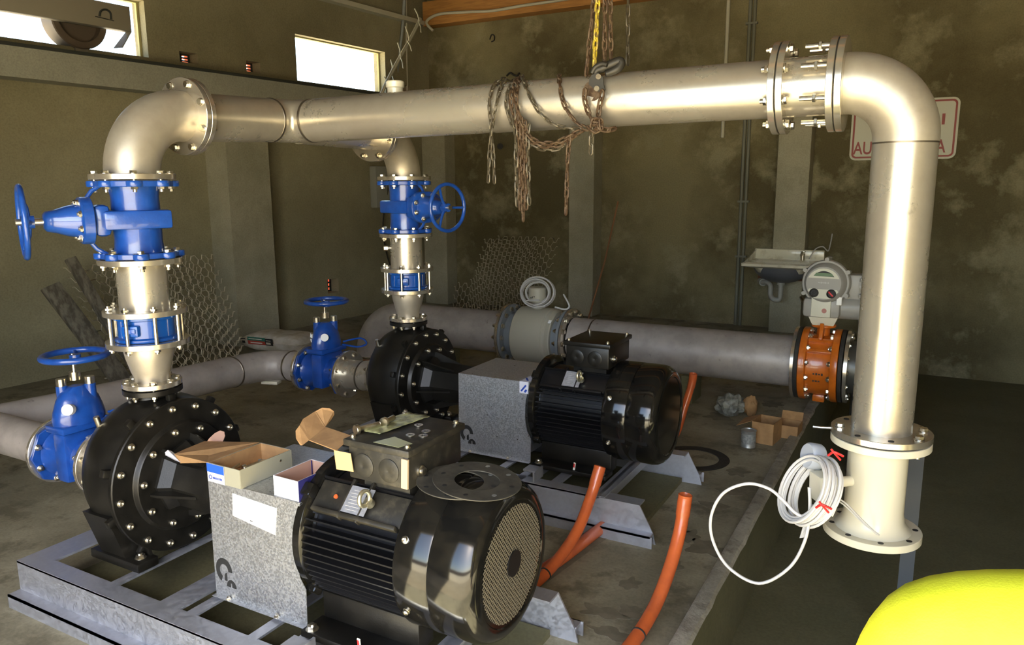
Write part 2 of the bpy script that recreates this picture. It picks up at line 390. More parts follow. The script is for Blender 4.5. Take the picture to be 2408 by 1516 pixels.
# left wall: parameter u = Y on the wall line
bm = NB()
uo = Vector((-7.72, 0, 0)); ud = Vector((.077, 1, 0))
WIN = [(7.40, 9.03, 3.14, 3.70), (3.75, 5.42, 3.16, 3.72)]
VEN = [(5.78, 6.0, 3.165, 3.275), (6.64, 6.84, 3.165, 3.285), (9.37, 9.55, 3.16, 3.285), (7.73, 7.93, .39, .58)]
hs = WIN+VEN
wall_grid(bm, uo, ud, [YF, BW+.2]+[q for h in hs for q in h[:2]], [-.5, ZC]+[q for h in hs for q in h[2:]], hs, LN, .22)
struct('wall_left', bm, MT['wall_left'])
bm = NB(); add_bb(bm, (-7.5, BW, -.6), (XR+.3, BW+.25, ZC)); struct('wall_back', bm, MT['wall'])
bm = NB(); add_bb(bm, (XR, YF, -.6), (XR+.2, BW, ZC)); struct('wall_right', bm, MT['wall'])
bm = NB(); wall_grid(bm, (0, YF, 0), Vector((1, 0, 0)), [-8.2, XR+.2, -2.8, 2.4], [0, 3.3, ZC], [(-2.8, 2.4, 0, 3.3)], (0, 1, 0), .22)
struct('wall_front', bm, MT['wall_left'])
# floor with the pit on the right
bm = NB(); add_bb(bm, (-8.3, 1.0, -.7), (-.79, BW, 0)); add_bb(bm, (-.79, 1.0, -.7), (XR, 1.45, 0)); struct('floor', bm, MT['floor'])
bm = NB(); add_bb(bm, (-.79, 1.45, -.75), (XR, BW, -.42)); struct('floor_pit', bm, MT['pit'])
bm = NB()
n = 90
for side in (0, 1):
    pass
vs = []
for i in range(n+1):
    y = 1.45 + (BW-1.45)*i/n
    j = .010*noise.noise(Vector((y*6, 3, 0)))+.006*noise.noise(Vector((y*23, 9, 0)))
    k = .006*noise.noise(Vector((y*9, 30, 0)))
    row = [(-.787, 0.0), (-.785, .022), (-.775, .028+k), (-.722+j, .026+k), (-.708+j, .012), (-.708+j*.6, -.44)]
    vs.append([bm.verts.new((x, y, z)) for x, z in row])
for i in range(n):
    for q in range(5):
        fq = bm.faces.new((vs[i][q], vs[i][q+1], vs[i+1][q+1], vs[i+1][q]))
        if q == 4: fq.material_index = 1
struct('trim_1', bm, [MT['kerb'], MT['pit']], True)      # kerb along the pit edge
bm = NB(); add_bb(bm, (-8.3, YF-.22, -.7), (XR, 1.0, 0)); struct('floor_entrance', bm, MT['apron'])  # unseen slab, made paler than the floor so its sun patch bounces cream
# yard outside the door and beyond the windows
bm = NB(); add_bb(bm, (-60, -60, -.12), (60, YF-.22, -.02)); add_bb(bm, (-60, YF-.22, -.12), (-8.4, 60, -.02)); struct('ground', bm, MT['yard'])
bm = NB(); add_bb(bm, (-40, -30, -.02), (40, -29, 2.6))
solo('boundary_wall', bm, mat('brown_brick_boundary', (.20, .10, .06), .9), 'brown boundary wall across the yard, seen only mirrored in the motors', 'wall', smooth=False)
# ceiling: dark sheets, timber purlins
bm = NB()
for i in range(120):
    x0 = -8.3 + i*.1
    add_bb(bm, (x0, YF-.2, ZC-.02+(.02 if i % 2 else 0)), (x0+.1, BW+.2, ZC+.03))
struct('ceiling', bm, MT['darkroof'])
bm = NB(); add_bb(bm, (-6.88, 9.78, 4.16), (XR, 9.995, 4.50), .004); struct('trim_2', bm, MT['timber'])
bm = NB(); add_bb(bm, (-6.7, 9.2, 4.52), (XR, 9.40, 4.72), .004); struct('trim_3', bm, MT['timber'])
k = 4
for y in (1.2, 3.2, 5.2, 7.6):
    bm = NB(); add_bb(bm, (LW(y)+.02, y, 4.50), (XR, y+.12, 4.72), .004); struct('trim_%d' % k, bm, MT['timber']); k += 1
bm = NB(); add_prism(bm, [(LW(YF)+.0, YF, 4.17), (LW(YF)+.12, YF, 4.17), (LW(9.78)+.12, 9.78, 4.17), (LW(9.78), 9.78, 4.17)], (0, 0, .06)); struct('trim_%d' % k, bm, MT['paleconduit']); k += 1
# concrete lintel beam along the left wall with a dark ledge on top
bm = NB(); add_prism(bm, [(LW(YF), YF, 2.79), (LW(YF)+.25, YF, 2.79), (LW(9.99)+.25, 9.99, 2.79), (LW(9.99), 9.99, 2.79)], (0, 0, .262)); struct('trim_%d' % k, bm, MT['beam']); k += 1
MT['ledge'] = mat('dark_ledge_and_vent_shade', (.035, .04, .036), .6)
bm = NB(); add_prism(bm, [(LW(YF), YF, 3.052), (LW(YF)+.27, YF, 3.052), (LW(9.99)+.27, 9.99, 3.052), (LW(9.99), 9.99, 3.052)], (0, 0, .03)); struct('trim_%d' % k, bm, MT['ledge']); k += 1
# columns
bm = NB(); add_prism(bm, [(LW(6.25)+.32, 6.0, 0), (LW(6.25)+.32, 6.62, 0), (LW(6.6), 6.62, 0), (LW(6.0), 6.0, 0)][::-1], (0, 0, 2.79)); struct('trim_%d' % k, bm, MT['column']); k += 1
for (x0, x1, y0, zt) in ((-6.92, -6.50, 9.72, 2.60), (-4.44, -4.07, 9.7, 2.62), (-1.69, -1.32, 9.7, 2.62)):
    bm = NB(); add_bb(bm, (x0, y0, 0 if x1 < -.8 else -.4), (x1, 9.995, zt), .006); struct('trim_%d' % k, bm, MT['column']); k += 1
# window linings
for i, (a, b, c, d) in enumerate(WIN):
    bm = NB(); q = lambda u, v, e: Vector((-7.72+.077*u, u, v)) - LN*e
    for (u0, v0, u1, v1) in ((a, c, b, c), (a, d, b, d), (a, c, a, d), (b, c, b, d)):
        add_beam(bm, q(u0, v0, .12), q(u1, v1, .12), .05, .03, LN if v0 != v1 else (0, 0, 1))
    struct('window_%d' % (i+1), bm, mat('window_lining_%d' % i, (.40, .36, .16), .7))

# terracotta ventilation bricks set through the wall
VL = ['terracotta vent brick above the ledge, nearest the fan window', 'terracotta vent brick above the ledge, midway between the two windows',
      'small terracotta vent brick beside the far wall corner, above the header pipe', 'square terracotta vent brick low in the wall, above the blue handwheel']
for i, (a, b, c, d) in enumerate(VEN):
    bm = NB(); q = lambda u, v, e: Vector((-7.72+.077*u, u, v)) - LN*e
    cols = 2 if i < 3 else 3; rows = 3
    tu = .022 if i < 3 else .026
    wu = (b-a); wv = (d-c)
    for s in range(cols+1):
        u = a + tu/2 + (wu-tu)*s/cols
        add_beam(bm, q(u, c, .185), q(u, d, .185), tu, .06, LN)
    for s in range(rows+1):
        v = c + .008 + (wv-.016)*s/rows
        add_beam(bm, q(a, v, .185), q(b, v, .185), .06, .012 if i < 3 else .020)
    vo = solo('vent_brick', bm, MT['brick'], VL[i], 'vent', group='ventilation bricks in the left wall', smooth=False)
    bm = NB()  # added front lattice, coloured dark for shade so only the slots glow
    for s in range(cols+1): add_beam(bm, q(a + tu/2 + (wu-tu)*s/cols, c, .150), q(a + tu/2 + (wu-tu)*s/cols, d, .150), tu+.002, .010, LN)
    for s in range(rows+1): add_beam(bm, q(a, c + .008 + (wv-.016)*s/rows, .150), q(b, c + .008 + (wv-.016)*s/rows, .150), .010, (.012 if i < 3 else .020)+.002)
    part(vo, 'shaded_face', bm, MT['ledge'], 'front face, shade put into its dark colour', smooth=False)

# ------------------------------------------------------------------ piping
RP, RF, TF = .1095, .172, .024
HY = 3.15                                     # header axis
def seam(par, c, ax, r):
    bm = NB(); add_lathe(bm, [(r-.002, -.009), (r+.0022, -.006), (r+.003, 0), (r+.0022, .006), (r-.002, .009)], c, ax, 48)
    return part(par, 'weld_seam', bm, MT['weld'])
def flange(par, c, ax, R, rin, t=TF, m=None, label=None, name='flange'):
    bm = NB(); add_disc(bm, c, ax, R, rin, t, 64); return part(par, name, bm, m or MT['flange'], label)

def elbow_down(X, Y, label, rr, sg):
    """flanged elbow: vertical leg over the gate valve, horizontal leg heading away (+Y)"""
    t = thing('pipe_elbow', label, 'pipe elbow', (X, Y, 1.862), group=None)
    zc, R = 2.145, .26
    pts = [(X, Y, 1.875), (X, Y, zc-R)] + arc((X, Y+sg*R, zc-R), (X, Y, zc-R), (X, Y+sg*R, zc), 18)[1:] + [(X, Y+sg*.285, zc)]
    bm = NB(); add_tube(bm, pts, rr, 48); part(t, 'elbow_pipe', bm, MT['elbow'])
    flange(t, (X, Y, 1.862), (0, 0, 1), RF, rr*.9)
    flange(t, (X, Y+sg*.27, zc), (0, sg, 0), RF, rr*.9)
    bm = NB(); add_disc(bm, (X, Y+sg*.294, zc), (0, sg, 0), RF-.008, rr, .004); part(t, 'gasket', bm, MT['rubber'])
    ring_bolts(t, (X, Y+sg*.296, zc), (0, -sg, 0), .148, 8, 'through', .052, .0085)
    ring_bolts(t, (X, Y, 1.860), (0, 0, 1), .148, 8, 'through', .052, .0085, ph=.25)
    return t

def gate_valve_side(X, Y, label, sdir, wheel, tag2):
    """gate valve on a vertical pipe, its bonnet and handwheel pointing sideways along sdir"""
    t = thing('gate_valve', label, 'valve', (X, Y, 1.53))
    s = Vector((sdir[0], sdir[1], 0)).normalized(); q = Vector((0, 0, 1)).cross(s); c = Vector((X, Y, 1.694))
    bm = NB()
    add_lathe(bm, [(.092, 1.53), (.102, 1.545), (.096, 1.60), (.098, 1.69), (.096, 1.79), (.102, 1.842), (.092, 1.857)], (X, Y, 0), (0, 0, 1), 48)
    part(t, 'body', bm, MT['blue'])
    bm = NB(); add_box(bm, c + s*.010, (.265, .225, .080), Matrix((s, q, Vector((0, 0, 1)))).transposed(), .012)
    add_box(bm, c + s*.145, (.06, .20, .13), Matrix((s, q, Vector((0, 0, 1)))).transposed(), .02)
    part(t, 'wedge_chamber', bm, MT['blue'])
    for z0, z1 in ((1.832, 1.857), (1.528, 1.553)):
        bm = NB(); add_disc(bm, (X, Y, z0), (0, 0, 1), .158, .085, z1-z0, 64, .003)
        for k in range(8):
            a = 2*PI*(k+.25)/8; R0 = frame((0, 0, 1)); p = Vector((X, Y, z0)) + R0 @ Vector((.148*math.cos(a), .148*math.sin(a), 0))
            add_lathe(bm, [(0, 0), (.030, 0), (.033, .004), (.033, z1-z0-.004), (.030, z1-z0), (0, z1-z0)], p, (0, 0, 1), 20)
        part(t, 'flange', bm, MT['blue'], 'blue lobed flange')
    # bonnet: lobed oval plate and tapering yoke
    bm = NB(); b0 = c + s*.175
    ov = lambda e, sc: [b0 + s*e + q*(sc*.128*math.copysign(abs(math.cos(a))**.8, math.cos(a))) + Vector((0, 0, 1))*(sc*.098*math.copysign(abs(math.sin(a))**.8, math.sin(a))) for a in [2*PI*k/40 for k in range(40)]]
    prof = [(0, .94), (.004, 1), (.040, 1), (.046, .94)]
    rings = [[bm.verts.new(p) for p in ov(e, sc)] for e, sc in prof]
    prof2 = [(.048, .72), (.09, .64), (.13, .50), (.165, .42), (.175, .30)]
    rings += [[bm.verts.new(p) for p in ov(e, sc)] for e, sc in prof2]
    for i in range(len(rings)-1):
        for k in range(40): bm.faces.new((rings[i][k], rings[i][(k+1) % 40], rings[i+1][(k+1) % 40], rings[i+1][k]))
    bm.faces.new(rings[0][::-1]); bm.faces.new(rings[-1])
    part(t, 'bonnet', bm, MT['blue'], ang=50)
    for k in range(8):
        a = 2*PI*(k+.5)/8
        put_bolt(t, b0 + s*.046 + q*(.106*math.cos(a)) + Vector((0, 0, 1))*(.078*math.sin(a)), s, 'hex', .02, .0075)
    for e in (-1, 1):     # struts bracing the bonnet to the end flanges
        bm = NB(); add_tube(bm, [c + s*.125 + Vector((0, 0, e*.148)), c + s*.165 + Vector((0, 0, e*.12)), c + s*.19 + Vector((0, 0, e*.085))], .009, 8); part(t, 'brace', bm, MT['blue'])
    bm = NB(); add_cyl(bm, b0 + s*.17, b0 + s*(wheel-.15), .014, 14); part(t, 'stem', bm, MT['bolt'])
    wc = b0 + s*(wheel-.175)
    hw = handwheel(t, wc, s, .142)
    if tag2:
        bm = NB(); add_box(bm, c + s*.235 - Vector((0, 0, .004)) - q*.072, (.05, .003, .026), Matrix((s, q, Vector((0, 0, 1)))).transposed()); part(t, 'label_plate', bm, MT['label'])
        bm = NB()
        for u in (-.012, .008):
            add_box(bm, c + s*(.235+u) - Vector((0, 0, .004)) - q*.074, (.011, .002, .012), Matrix((s, q, Vector((0, 0, 1)))).transposed())
        part(t, 'label_print', bm, MT['ink'])
    return t
def handwheel(par, c, ax, R, r=.0115):
    ax = Vector(ax).normalized(); Fm = frame(ax); c = Vector(c)
    bm = NB(); add_tube(bm, [c + Fm @ Vector((R*math.cos(a), R*math.sin(a), 0)) for a in [2*PI*k/56 for k in range(56)]], r, 12, closed=True)
    for k in range(3):
        a = 2*PI*k/3 + .5; d = Fm @ Vector((math.cos(a), math.sin(a), 0))
        add_tube(bm, [c - ax*.022 + d*.018, c - ax*.02 + d*R*.45, c - ax*.004 + d*R*.85, c + d*R], .0085, 8)
    add_cyl(bm, c - ax*.04, c + ax*.006, .026, 18)
    return part(par, 'handwheel', bm, MT['blue'], 'blue three-spoke handwheel')

def spool(X, Y, r, label, nipple=False):
    t = thing('pipe_spool', label, 'pipe', (X, Y, 1.279))
    bm = NB(); add_lathe(bm, [(r, 1.285), (r, 1.52), (r-.004, 1.52), (r-.004, 1.285)], (X, Y, 0), (0, 0, 1), 56, closed=True); part(t, 'pipe', bm, MT['steel'])
    flange(t, (X, Y, 1.502), (0, 0, 1), RF, r*.9, .024); flange(t, (X, Y, 1.279), (0, 0, 1), RF, r*.9, .024)
    bm = NB(); add_disc(bm, (X, Y, 1.5265), (0, 0, 1), RF-.01, .1, .003); part(t, 'gasket', bm, MT['rubber'])
    ring_bolts(t, (X, Y, 1.527), (0, 0, 1), .148, 8, 'through', .052, .0085, ph=.25)
    if nipple:
        bm = NB(); p = Vector((X, Y, 1.43)); d = Vector((-.75, -.66, 0)).normalized()
        add_cyl(bm, p + d*.09, p + d*.125, .014, 14); add_cyl(bm, p + d*.12, p + d*.145, .019, 6); part(t, 'nipple', bm, MT['bolt'])
    return t

def wafer(X, Y, label):
    t = thing('check_valve', label, 'valve', (X, Y, 1.166))
    bm = NB(); add_lathe(bm, [(.085, 1.166), (.132, 1.166), (.134, 1.17), (.134, 1.178), (.118, 1.184), (.118, 1.258), (.134, 1.264), (.134, 1.272), (.132, 1.277), (.085, 1.277)], (X, Y, 0), (0, 0, 1), 56, closed=True)
    add_box(bm, (X+.05, Y-.112, 1.22), (.075, .03, .05), Matrix.Rotation(.42, 3, 'Z'), .008)
    part(t, 'body', bm, MT['blue2'])
    bm = NB(); add_box(bm, (X+.062, Y-.128, 1.222), (.05, .006, .02), Matrix.Rotation(.42, 3, 'Z'), .002); part(t, 'cast_plate', bm, MT['blue'])
    for k in range(8):
        a = 2*PI*(k+.5)/8; p = Vector((X, Y, 1.222)) + frame((0, 0, 1)) @ Vector((.148*math.cos(a), .148*math.sin(a), 0))
        put_bolt(t, p, (0, 0, 1), 'long', .165, .0085, 'stud')
    return t

def reducer(X, Y, label):
    t = thing('pipe_reducer', label, 'pipe reducer', (X, Y, .950))
    bm = NB(); add_lathe(bm, [(.104, 1.145), (.104, 1.11), (.098, 1.08), (.082, 1.02), (.072, .992), (.070, .965), (.066, .965), (.068, .992), (.078, 1.02), (.094, 1.08), (.100, 1.11), (.100, 1.145)], (X, Y, 0), (0, 0, 1), 56, closed=True)
    part(t, 'cone', bm, MT['elbow'])
    flange(t, (X, Y, 1.140), (0, 0, 1), RF, .1, .024); flange(t, (X, Y, .952), (0, 0, 1), .125, .066, .022)
    bm = NB(); add_disc(bm, (X, Y, .948), (0, 0, 1), .118, .06, .004); part(t, 'gasket', bm, MT['rubber'])
    ring_bolts(t, (X, Y, .948), (0, 0, 1), .105, 8, 'through', .052, .008, ph=.25)
    return t

def pump(X, Y, label, gx):
    """end suction pump: shaft along +X, discharge up"""
    z = .555; t = thing('centrifugal_pump', label, 'pump', (X, Y, .2))
    bm = NB()
    # volute: flattened swirl, slightly larger on one side, blended neck
    n = 72; prof = [(.150, -.215), (.24, -.19), (.315, -.125), (.352, -.045), (.356, .0), (.352, .05), (.345, .105), (.335, .135)]
    rings = []
    for r, h in prof:
        ring = []
        for k in range(n):
            a = 2*PI*k/n; e = 1 + .05*math.cos(a-.6)
            ring.append(bm.verts.new((X+h, Y + r*e*math.cos(a)*.97, z + r*math.sin(a))))
        rings.append(ring)
    for i in range(len(rings)-1):
        for k in range(n): bm.faces.new((rings[i][k], rings[i][(k+1) % n], rings[i+1][(k+1) % n], rings[i+1][k]))
    bm.faces.new(rings[0][::-1]); bm.faces.new(rings[-1])
    part(t, 'volute', bm, MT['black'])
    bm = NB()
    nk = [(.070, .924, 0), (.074, .90, 0), (.085, .86, .006), (.105, .80, .02), (.125, .74, .03)]
    rings = []
    for r, h, sh in nk:
        rings.append([bm.verts.new((X + min(r, .1)*math.cos(2*PI*k/40), Y + sh + r*1.15*math.sin(2*PI*k/40), h)) for k in range(40)])
    for i in range(len(rings)-1):
        for k in range(40): bm.faces.new((rings[i][k], rings[i][(k+1) % 40], rings[i+1][(k+1) % 40], rings[i+1][k]))
    add_prism(bm, [(X-.008, Y-.09, .925), (X-.008, Y-.10, .88), (X-.008, Y-.26, .77), (X-.008, Y-.10, .72), (X-.008, Y+.10, .72), (X-.008, Y+.16, .86), (X-.008, Y+.09, .925)], (.016, 0, 0))
    part(t, 'discharge_neck', bm, MT['black'])
    flange(t, (X, Y, .922), (0, 0, 1), .125, .06, .024, MT['black'], None, 'discharge_flange')
    # cover and rings
    bm = NB(); add_lathe(bm, [(.338, .128), (.342, .132), (.342, .150), (.338, .155), (.250, .158), (.246, .162), (.243, .176), (.238, .181), (.15, .183), (0, .183)], (X, Y, z), (1, 0, 0), 72); part(t, 'cover', bm, MT['black'])
    ring_bolts(t, (X+.156, Y, z), (1, 0, 0), .308, 16, 'cap', .02, .0085, ph=.2)
    ring_bolts(t, (X+.182, Y, z), (1, 0, 0), .213, 10, 'cap', .02, .0085, ph=.3)
    # casting lugs round the rim
    for k in range(10):
        bm = NB(); a = 2*PI*(k+.5)/10; add_box(bm, (X+.118, Y+.345*math.cos(a), z+.345*math.sin(a)), (.03, .05, .035), Matrix.Rotation(a, 3, 'X'), .006)
        part(t, 'rim_lug', bm, MT['black'])
    # bearing bracket
    bm = NB(); add_lathe(bm, [(.165, .18), (.165, .20), (.135, .25), (.132, gx-X), (0, gx-X)], (X, Y, z), (1, 0, 0), 8); part(t, 'bearing_bracket', bm, MT['black'], ang=20)
    for a in (.5, 1.35, 2.2, 3.3, 4.7, 5.9):
        bm = NB(); d = Vector((0, math.cos(a), math.sin(a))); sd2 = Vector((0, -math.sin(a), math.cos(a)))*.006; o = Vector((X, Y, z))
        add_prism(bm, [o+Vector((.18, 0, 0))+d*.10-sd2, o+Vector((.18, 0, 0))+d*.19-sd2, o+Vector((.22, 0, 0))+d*.185-sd2, o+Vector((.40, 0, 0))+d*.13-sd2, o+Vector((.40, 0, 0))+d*.09-sd2], sd2*2)
        part(t, 'bracket_rib', bm, MT['black'])
    bm = NB(); add_disc(bm, (X-.245, Y, z), (1, 0, 0), .165, .10, .028); add_cyl(bm, (X-.24, Y, z), (X-.18, Y, z), .12, 40); part(t, 'suction_flange', bm, MT['black'])
    for sgn in (-1, 1):
        bm = NB(); add_box(bm, (X+.03, Y+sgn*.235, .232), (.33, .10, .040), None, .005)
        add_prism(bm, [(X-.075, Y+sgn*.20, .25), (X-.075, Y+sgn*.27, .25), (X-.075, Y+sgn*.335, .46), (X-.075, Y+sgn*.25, .46)], (.17, 0, 0))
        add_prism(bm, [(X+.10, Y+sgn*.19, .25), (X+.165, Y+sgn*.19, .25), (X+.14, Y+sgn*.19, .33), (X+.10, Y+sgn*.19, .36)], (0, sgn*.012, 0))
        part(t, 'foot', bm, MT['black'])
        put_bolt(t, (X+.145, Y+sgn*.235, .252), (0, 0, 1), 'hex', .02, .011)
        put_bolt(t, (X-.11, Y+sgn*.235, .252), (0, 0, 1), 'hex', .02, .009)
    bm = NB(); add_cyl(bm, (X-.10, Y-.215, .845), (X-.10, Y-.20, .79), .013, 10); part(t, 'plug', bm, MT['bolt'])
    return t

def guard(X0, X1, Y, label, sticker, zt=.70):
    t = thing('coupling_guard', label, 'machine guard', ((X0+X1)/2, Y, .2)); hw = .232
    bm = NB(); th = .002
    def sheet(sgn):
        y = Y+sgn*hw
        n1 = X1-.035 if sgn < 0 else X1
        P = [(X0-.006, y, .212), (X1, y, .212), (X1+.004, y, .36), (n1+.012, y, .40), (n1, y, .48), (n1+.004, y, .58), (X1+.0, y, zt), (X0, y, zt)]
        add_prism(bm, P, (0, -sgn*th, 0))
        add_bb(bm, (X0-.006, y, .2115), (X1, y+sgn*.022, .2135))
    sheet(-1); sheet(1)
    add_bb(bm, (X0, Y-hw, zt-th), (X1, Y+hw, zt))
    part(t, 'sheet', bm, MT['galv'], smooth=False)
    bm = NB(); ring = []
    for fx in (.16, .70, ):
        put_bolt(t, (X0+(X1-X0)*fx, Y-hw-.012, .2135), (0, 0, 1), 'hex', .02, .005)
    # round printed emblem at the lower left corner of the sheet
    s = .044; cx, cz = X0+.052, .325; y = Y-hw-.0006
    def sector(a0, a1, r0_, r1_, cx=cx, cz=cz, n=14):
        A = [a0+(a1-a0)*k/n for k in range(n+1)]
        P = [(cx+r1_*math.cos(a), y, cz+r1_*1.15*math.sin(a)) for a in A] + ([(cx+r0_*math.cos(a), y, cz+r0_*1.15*math.sin(a)) for a in A[::-1]] if r0_ > 0 else [(cx, y, cz)])
        add_prism(bm, P, (0, -.0006, 0))
    D = math.radians
    sector(D(0), D(245), s*.55, s*1.05, n=26)
    sector(D(90), D(180), 0, s*.34, cx+s*.35, cz-s*.55)
    add_bb(bm, (cx+s*.02, y-.0006, cz-s*.95), (cx+s*.35, y, cz-s*.55))
    sector(D(0), D(180), 0, s*.62, cx+s*.85, cz-s*1.45, n=18)
    part(t, 'emblem', bm, MT['ink'], 'dark round emblem', smooth=False)
    bm = NB(); add_bb(bm, (cx+s*.80, y-.0016, cz-s*1.5), (cx+s*.93, y-.0008, cz-s*1.05)); part(t, 'emblem_gap', bm, MT['galv'], smooth=False)
    if sticker:
        bm = NB(); P = [(X0+.135, y, .668), (X0+.368, y, .655), (X0+.352, y, .545), (X0+.128, y, .575)]
        add_prism(bm, P, (0, -.0008, 0)); part(t, 'sticker', bm, MT['label'], 'blank white sticker', smooth=False)
        bm = NB(); add_bb(bm, (X0+.222, y-.0014, .5735), (X0+.236, y-.0008, .5765)); part(t, 'sticker_print', bm, MT['ink'], smooth=False)
    return t

def motor(Y, dx, label, grille):
    z = .545; xf = -1.95+dx; t = thing('electric_motor', label, 'motor', (-1.57+dx, Y, .2)); A = (1, 0, 0)
    bm = NB(); add_lathe(bm, [(0, 0), (.20, 0), (.262, .006), (.272, .014), (.272, .045), (.262, .055), (.225, .062), (.225, .075), (0, .075)], (xf, Y, z), A, 64)
    for a in (45, 135, 225, 315):
        r = math.radians(a); add_box(bm, (xf+.035, Y+.268*math.cos(r), z+.268*math.sin(r)), (.05, .05, .05), Matrix.Rotation(r, 3, 'X'), .008)
    part(t, 'front_end_shield', bm, MT['blackgloss'])
    x0, x1 = xf+.06, -1.475+dx
    bm = NB(); add_cyl(bm, (x0, Y, z), (x1, Y, z), .218, 64)
    N = 60
    for k in range(N):
        a = 2*PI*k/N; deg = math.degrees(a) % 360
        if 62 < deg < 118: continue
        if 120 <= deg < 152 or 28 < deg <= 60: r1 = .238
        else: r1 = .268
        d = Vector((0, math.cos(a), math.sin(a))); sv = Vector((0, -math.sin(a), math.cos(a)))
        o = Vector((0, Y, z))
        add_prism(bm, [o+Vector((x0, 0, 0))+d*.21-sv*.0035, o+Vector((x0, 0, 0))+d*r1-sv*.0022, o+Vector((x1, 0, 0))+d*r1-sv*.0022, o+Vector((x1, 0, 0))+d*.21-sv*.0035], sv*.0055)
    part(t, 'finned_body', bm, MT['blackfin'], ang=30)
    # smooth pads with the lifting-eye bosses on both shoulders
    for sg in (-1, 1):
        bm = NB(); a = math.radians(90-sg*44); d = Vector((0, math.cos(a), math.sin(a))); sv = Vector((0, -math.sin(a), math.cos(a)))
        Rm = Matrix((Vector((1, 0, 0)), sv, d)).transposed()
        add_box(bm, Vector(((x0+x1)/2, Y, z))+d*.243, (x1-x0, .11, .02), Rm, .004)
        for xx in (.35, .55):
            add_box(bm, Vector((x0+(x1-x0)*xx, Y, z))+d*.258, (.012, .15, .03), Rm, .003)
        add_box(bm, Vector(((x0+x1)/2, Y, z))+d*.262+sv*(.062*sg*-1), (x1-x0-.04, .016, .03), Rm, .004)
        part(t, 'shoulder_pad', bm, MT['dusty'] if grille else MT['blackfin'])
    a = math.radians(90+44); d = Vector((0, math.cos(a), math.sin(a))); sv = Vector((0, -math.sin(a), math.cos(a)))
    Rm = Matrix((Vector((1, 0, 0)), sv, d)).transposed(); pc = Vector((x0+.20, Y, z))+d*.272
    bm = NB(); add_box(bm, pc, (.105, .10, .0015), Rm); pl = part(t, 'nameplate', bm, MT['plate'], 'silver nameplate', smooth=False)
    bm = NB()
    for k in range(7): add_box(bm, pc+d*.0012+sv*(.038-.012*k)+Vector((-.012, 0, 0)), (.06 if k % 2 else .045, .002, .0004), Rm)
    part(pl, 'nameplate_text', bm, MT['greycable'], smooth=False)
    bm = NB(); ec = pc + Vector((.055, 0, 0)) + d*.012
    add_cyl(bm, ec-d*.015, ec+d*.006, .018, 16)
    ed = (d*.8+Vector((.1, 0, 0))+sv*.2).normalized()
    add_tube(bm, [ec+d*.03+sv*(.026*math.cos(q))+d*(.028*math.sin(q)) for q in [2*PI*k/28 for k in range(28)]], .0075, 10, closed=True)
    part(t, 'lifting_eye', bm, MT['liftingeye'], 'pale yellow zinc lifting eye')
    # fan cover
    xc = -1.48+dx
    bm = NB(); add_lathe(bm, [(.268, 0), (.281, .003), (.284, .012), (.284, .135), (.281, .140), (.284, .146), (.284, .245), (.279, .272), (.266, .295), (.252, .306), (.246, .309), (.222, .309), (.218, .304), (0, .304)], (xc, Y, z), A, 80); part(t, 'fan_cover', bm, MT['blackgloss'])
    if grille:
        bm = NB(); Rg = .205; xg = xc+.306; st = .0125
        k = -Rg
        while k < Rg:
            hw_ = math.sqrt(max(0, Rg*Rg-k*k))
            for sg in (1, -1):
                dd = Vector((0, .5, sg*.866)) if sg > 0 else Vector((0, 1, 0))
                dd = Vector((0, math.cos(math.radians(35 if sg > 0 else -50)), math.sin(math.radians(35 if sg > 0 else -50)))); pp = Vector((0, -dd.z, dd.y))
                if hw_ > .01 and abs(k) > .0: add_tube(bm, [Vector((xg+.002, Y, z))+pp*k-dd*hw_, Vector((xg+.002, Y, z))+pp*k+dd*hw_], .0017, 5, caps=False)
            k += st
        part(t, 'fan_grille', bm, MT['hole'], 'bare metal wire-pattern fan grille')
        bm = NB(); add_cyl(bm, (xg+.003, Y, z), (xg+.008, Y, z), .046, 32); part(t, 'grille_hub', bm, MT['blackfin'])
    for aa in (152, 205, 28):
        r = math.radians(aa); put_bolt(t, (xc+.04, Y+.2835*math.cos(r), z+.2835*math.sin(r)), (0, math.cos(r), math.sin(r)), 'cap', .02, .007, 'screw')
    # feet
    for sg in (-1, 1):
        bm = NB(); add_box(bm, (-1.67+dx, Y+sg*.235, .224), (.46, .115, .026), None, .004); add_box(bm, (-1.67+dx, Y+sg*.135, .28), (.44, .09, .12), None, .006)
        part(t, 'foot', bm, MT['black'])
        for xx in (-1.865, -1.475): put_bolt(t, (xx+dx, Y+sg*.268, .237), (0, 0, 1), 'hex', .02, .011)
    if True:
        bm = NB(); add_box(bm, (-1.63+dx, Y-.285, .262), (.012, .004, .055), Matrix.Rotation(.35, 3, 'X')@Matrix.Rotation(.25, 3, 'Y')); tg = part(t, 'warning_tag', bm, MT['label'], 'small white and red tag', smooth=False)
        bm = NB(); add_box(bm, (-1.63+dx, Y-.288, .268), (.009, .003, .030), Matrix.Rotation(.35, 3, 'X')@Matrix.Rotation(.25, 3, 'Y')); part(tg, 'tag_print', bm, MT['red'], smooth=False)
    # terminal box
    bx, by = -1.61+dx, Y-.005
    bm = NB(); add_box(bm, (bx, by, .872), (.262, .33, .122), None, .008); add_bb(bm, (bx-.10, by-.12, .76), (bx+.10, by+.12, .83)); part(t, 'terminal_box', bm, MT['dusty'] if grille else MT['black'])
    bm = NB(); add_box(bm, (bx, by, .944), (.286, .355, .026), None, .006); ld = part(t, 'terminal_box_lid', bm, MT['dusty'] if grille else MT['black'])
    for q in ((-.118, -.15), (.118, -.15), (.118, .15), (-.118, .15)): put_bolt(t, (bx+q[0], by+q[1], .957), (0, 0, 1), 'cap', .02, .006, 'screw')
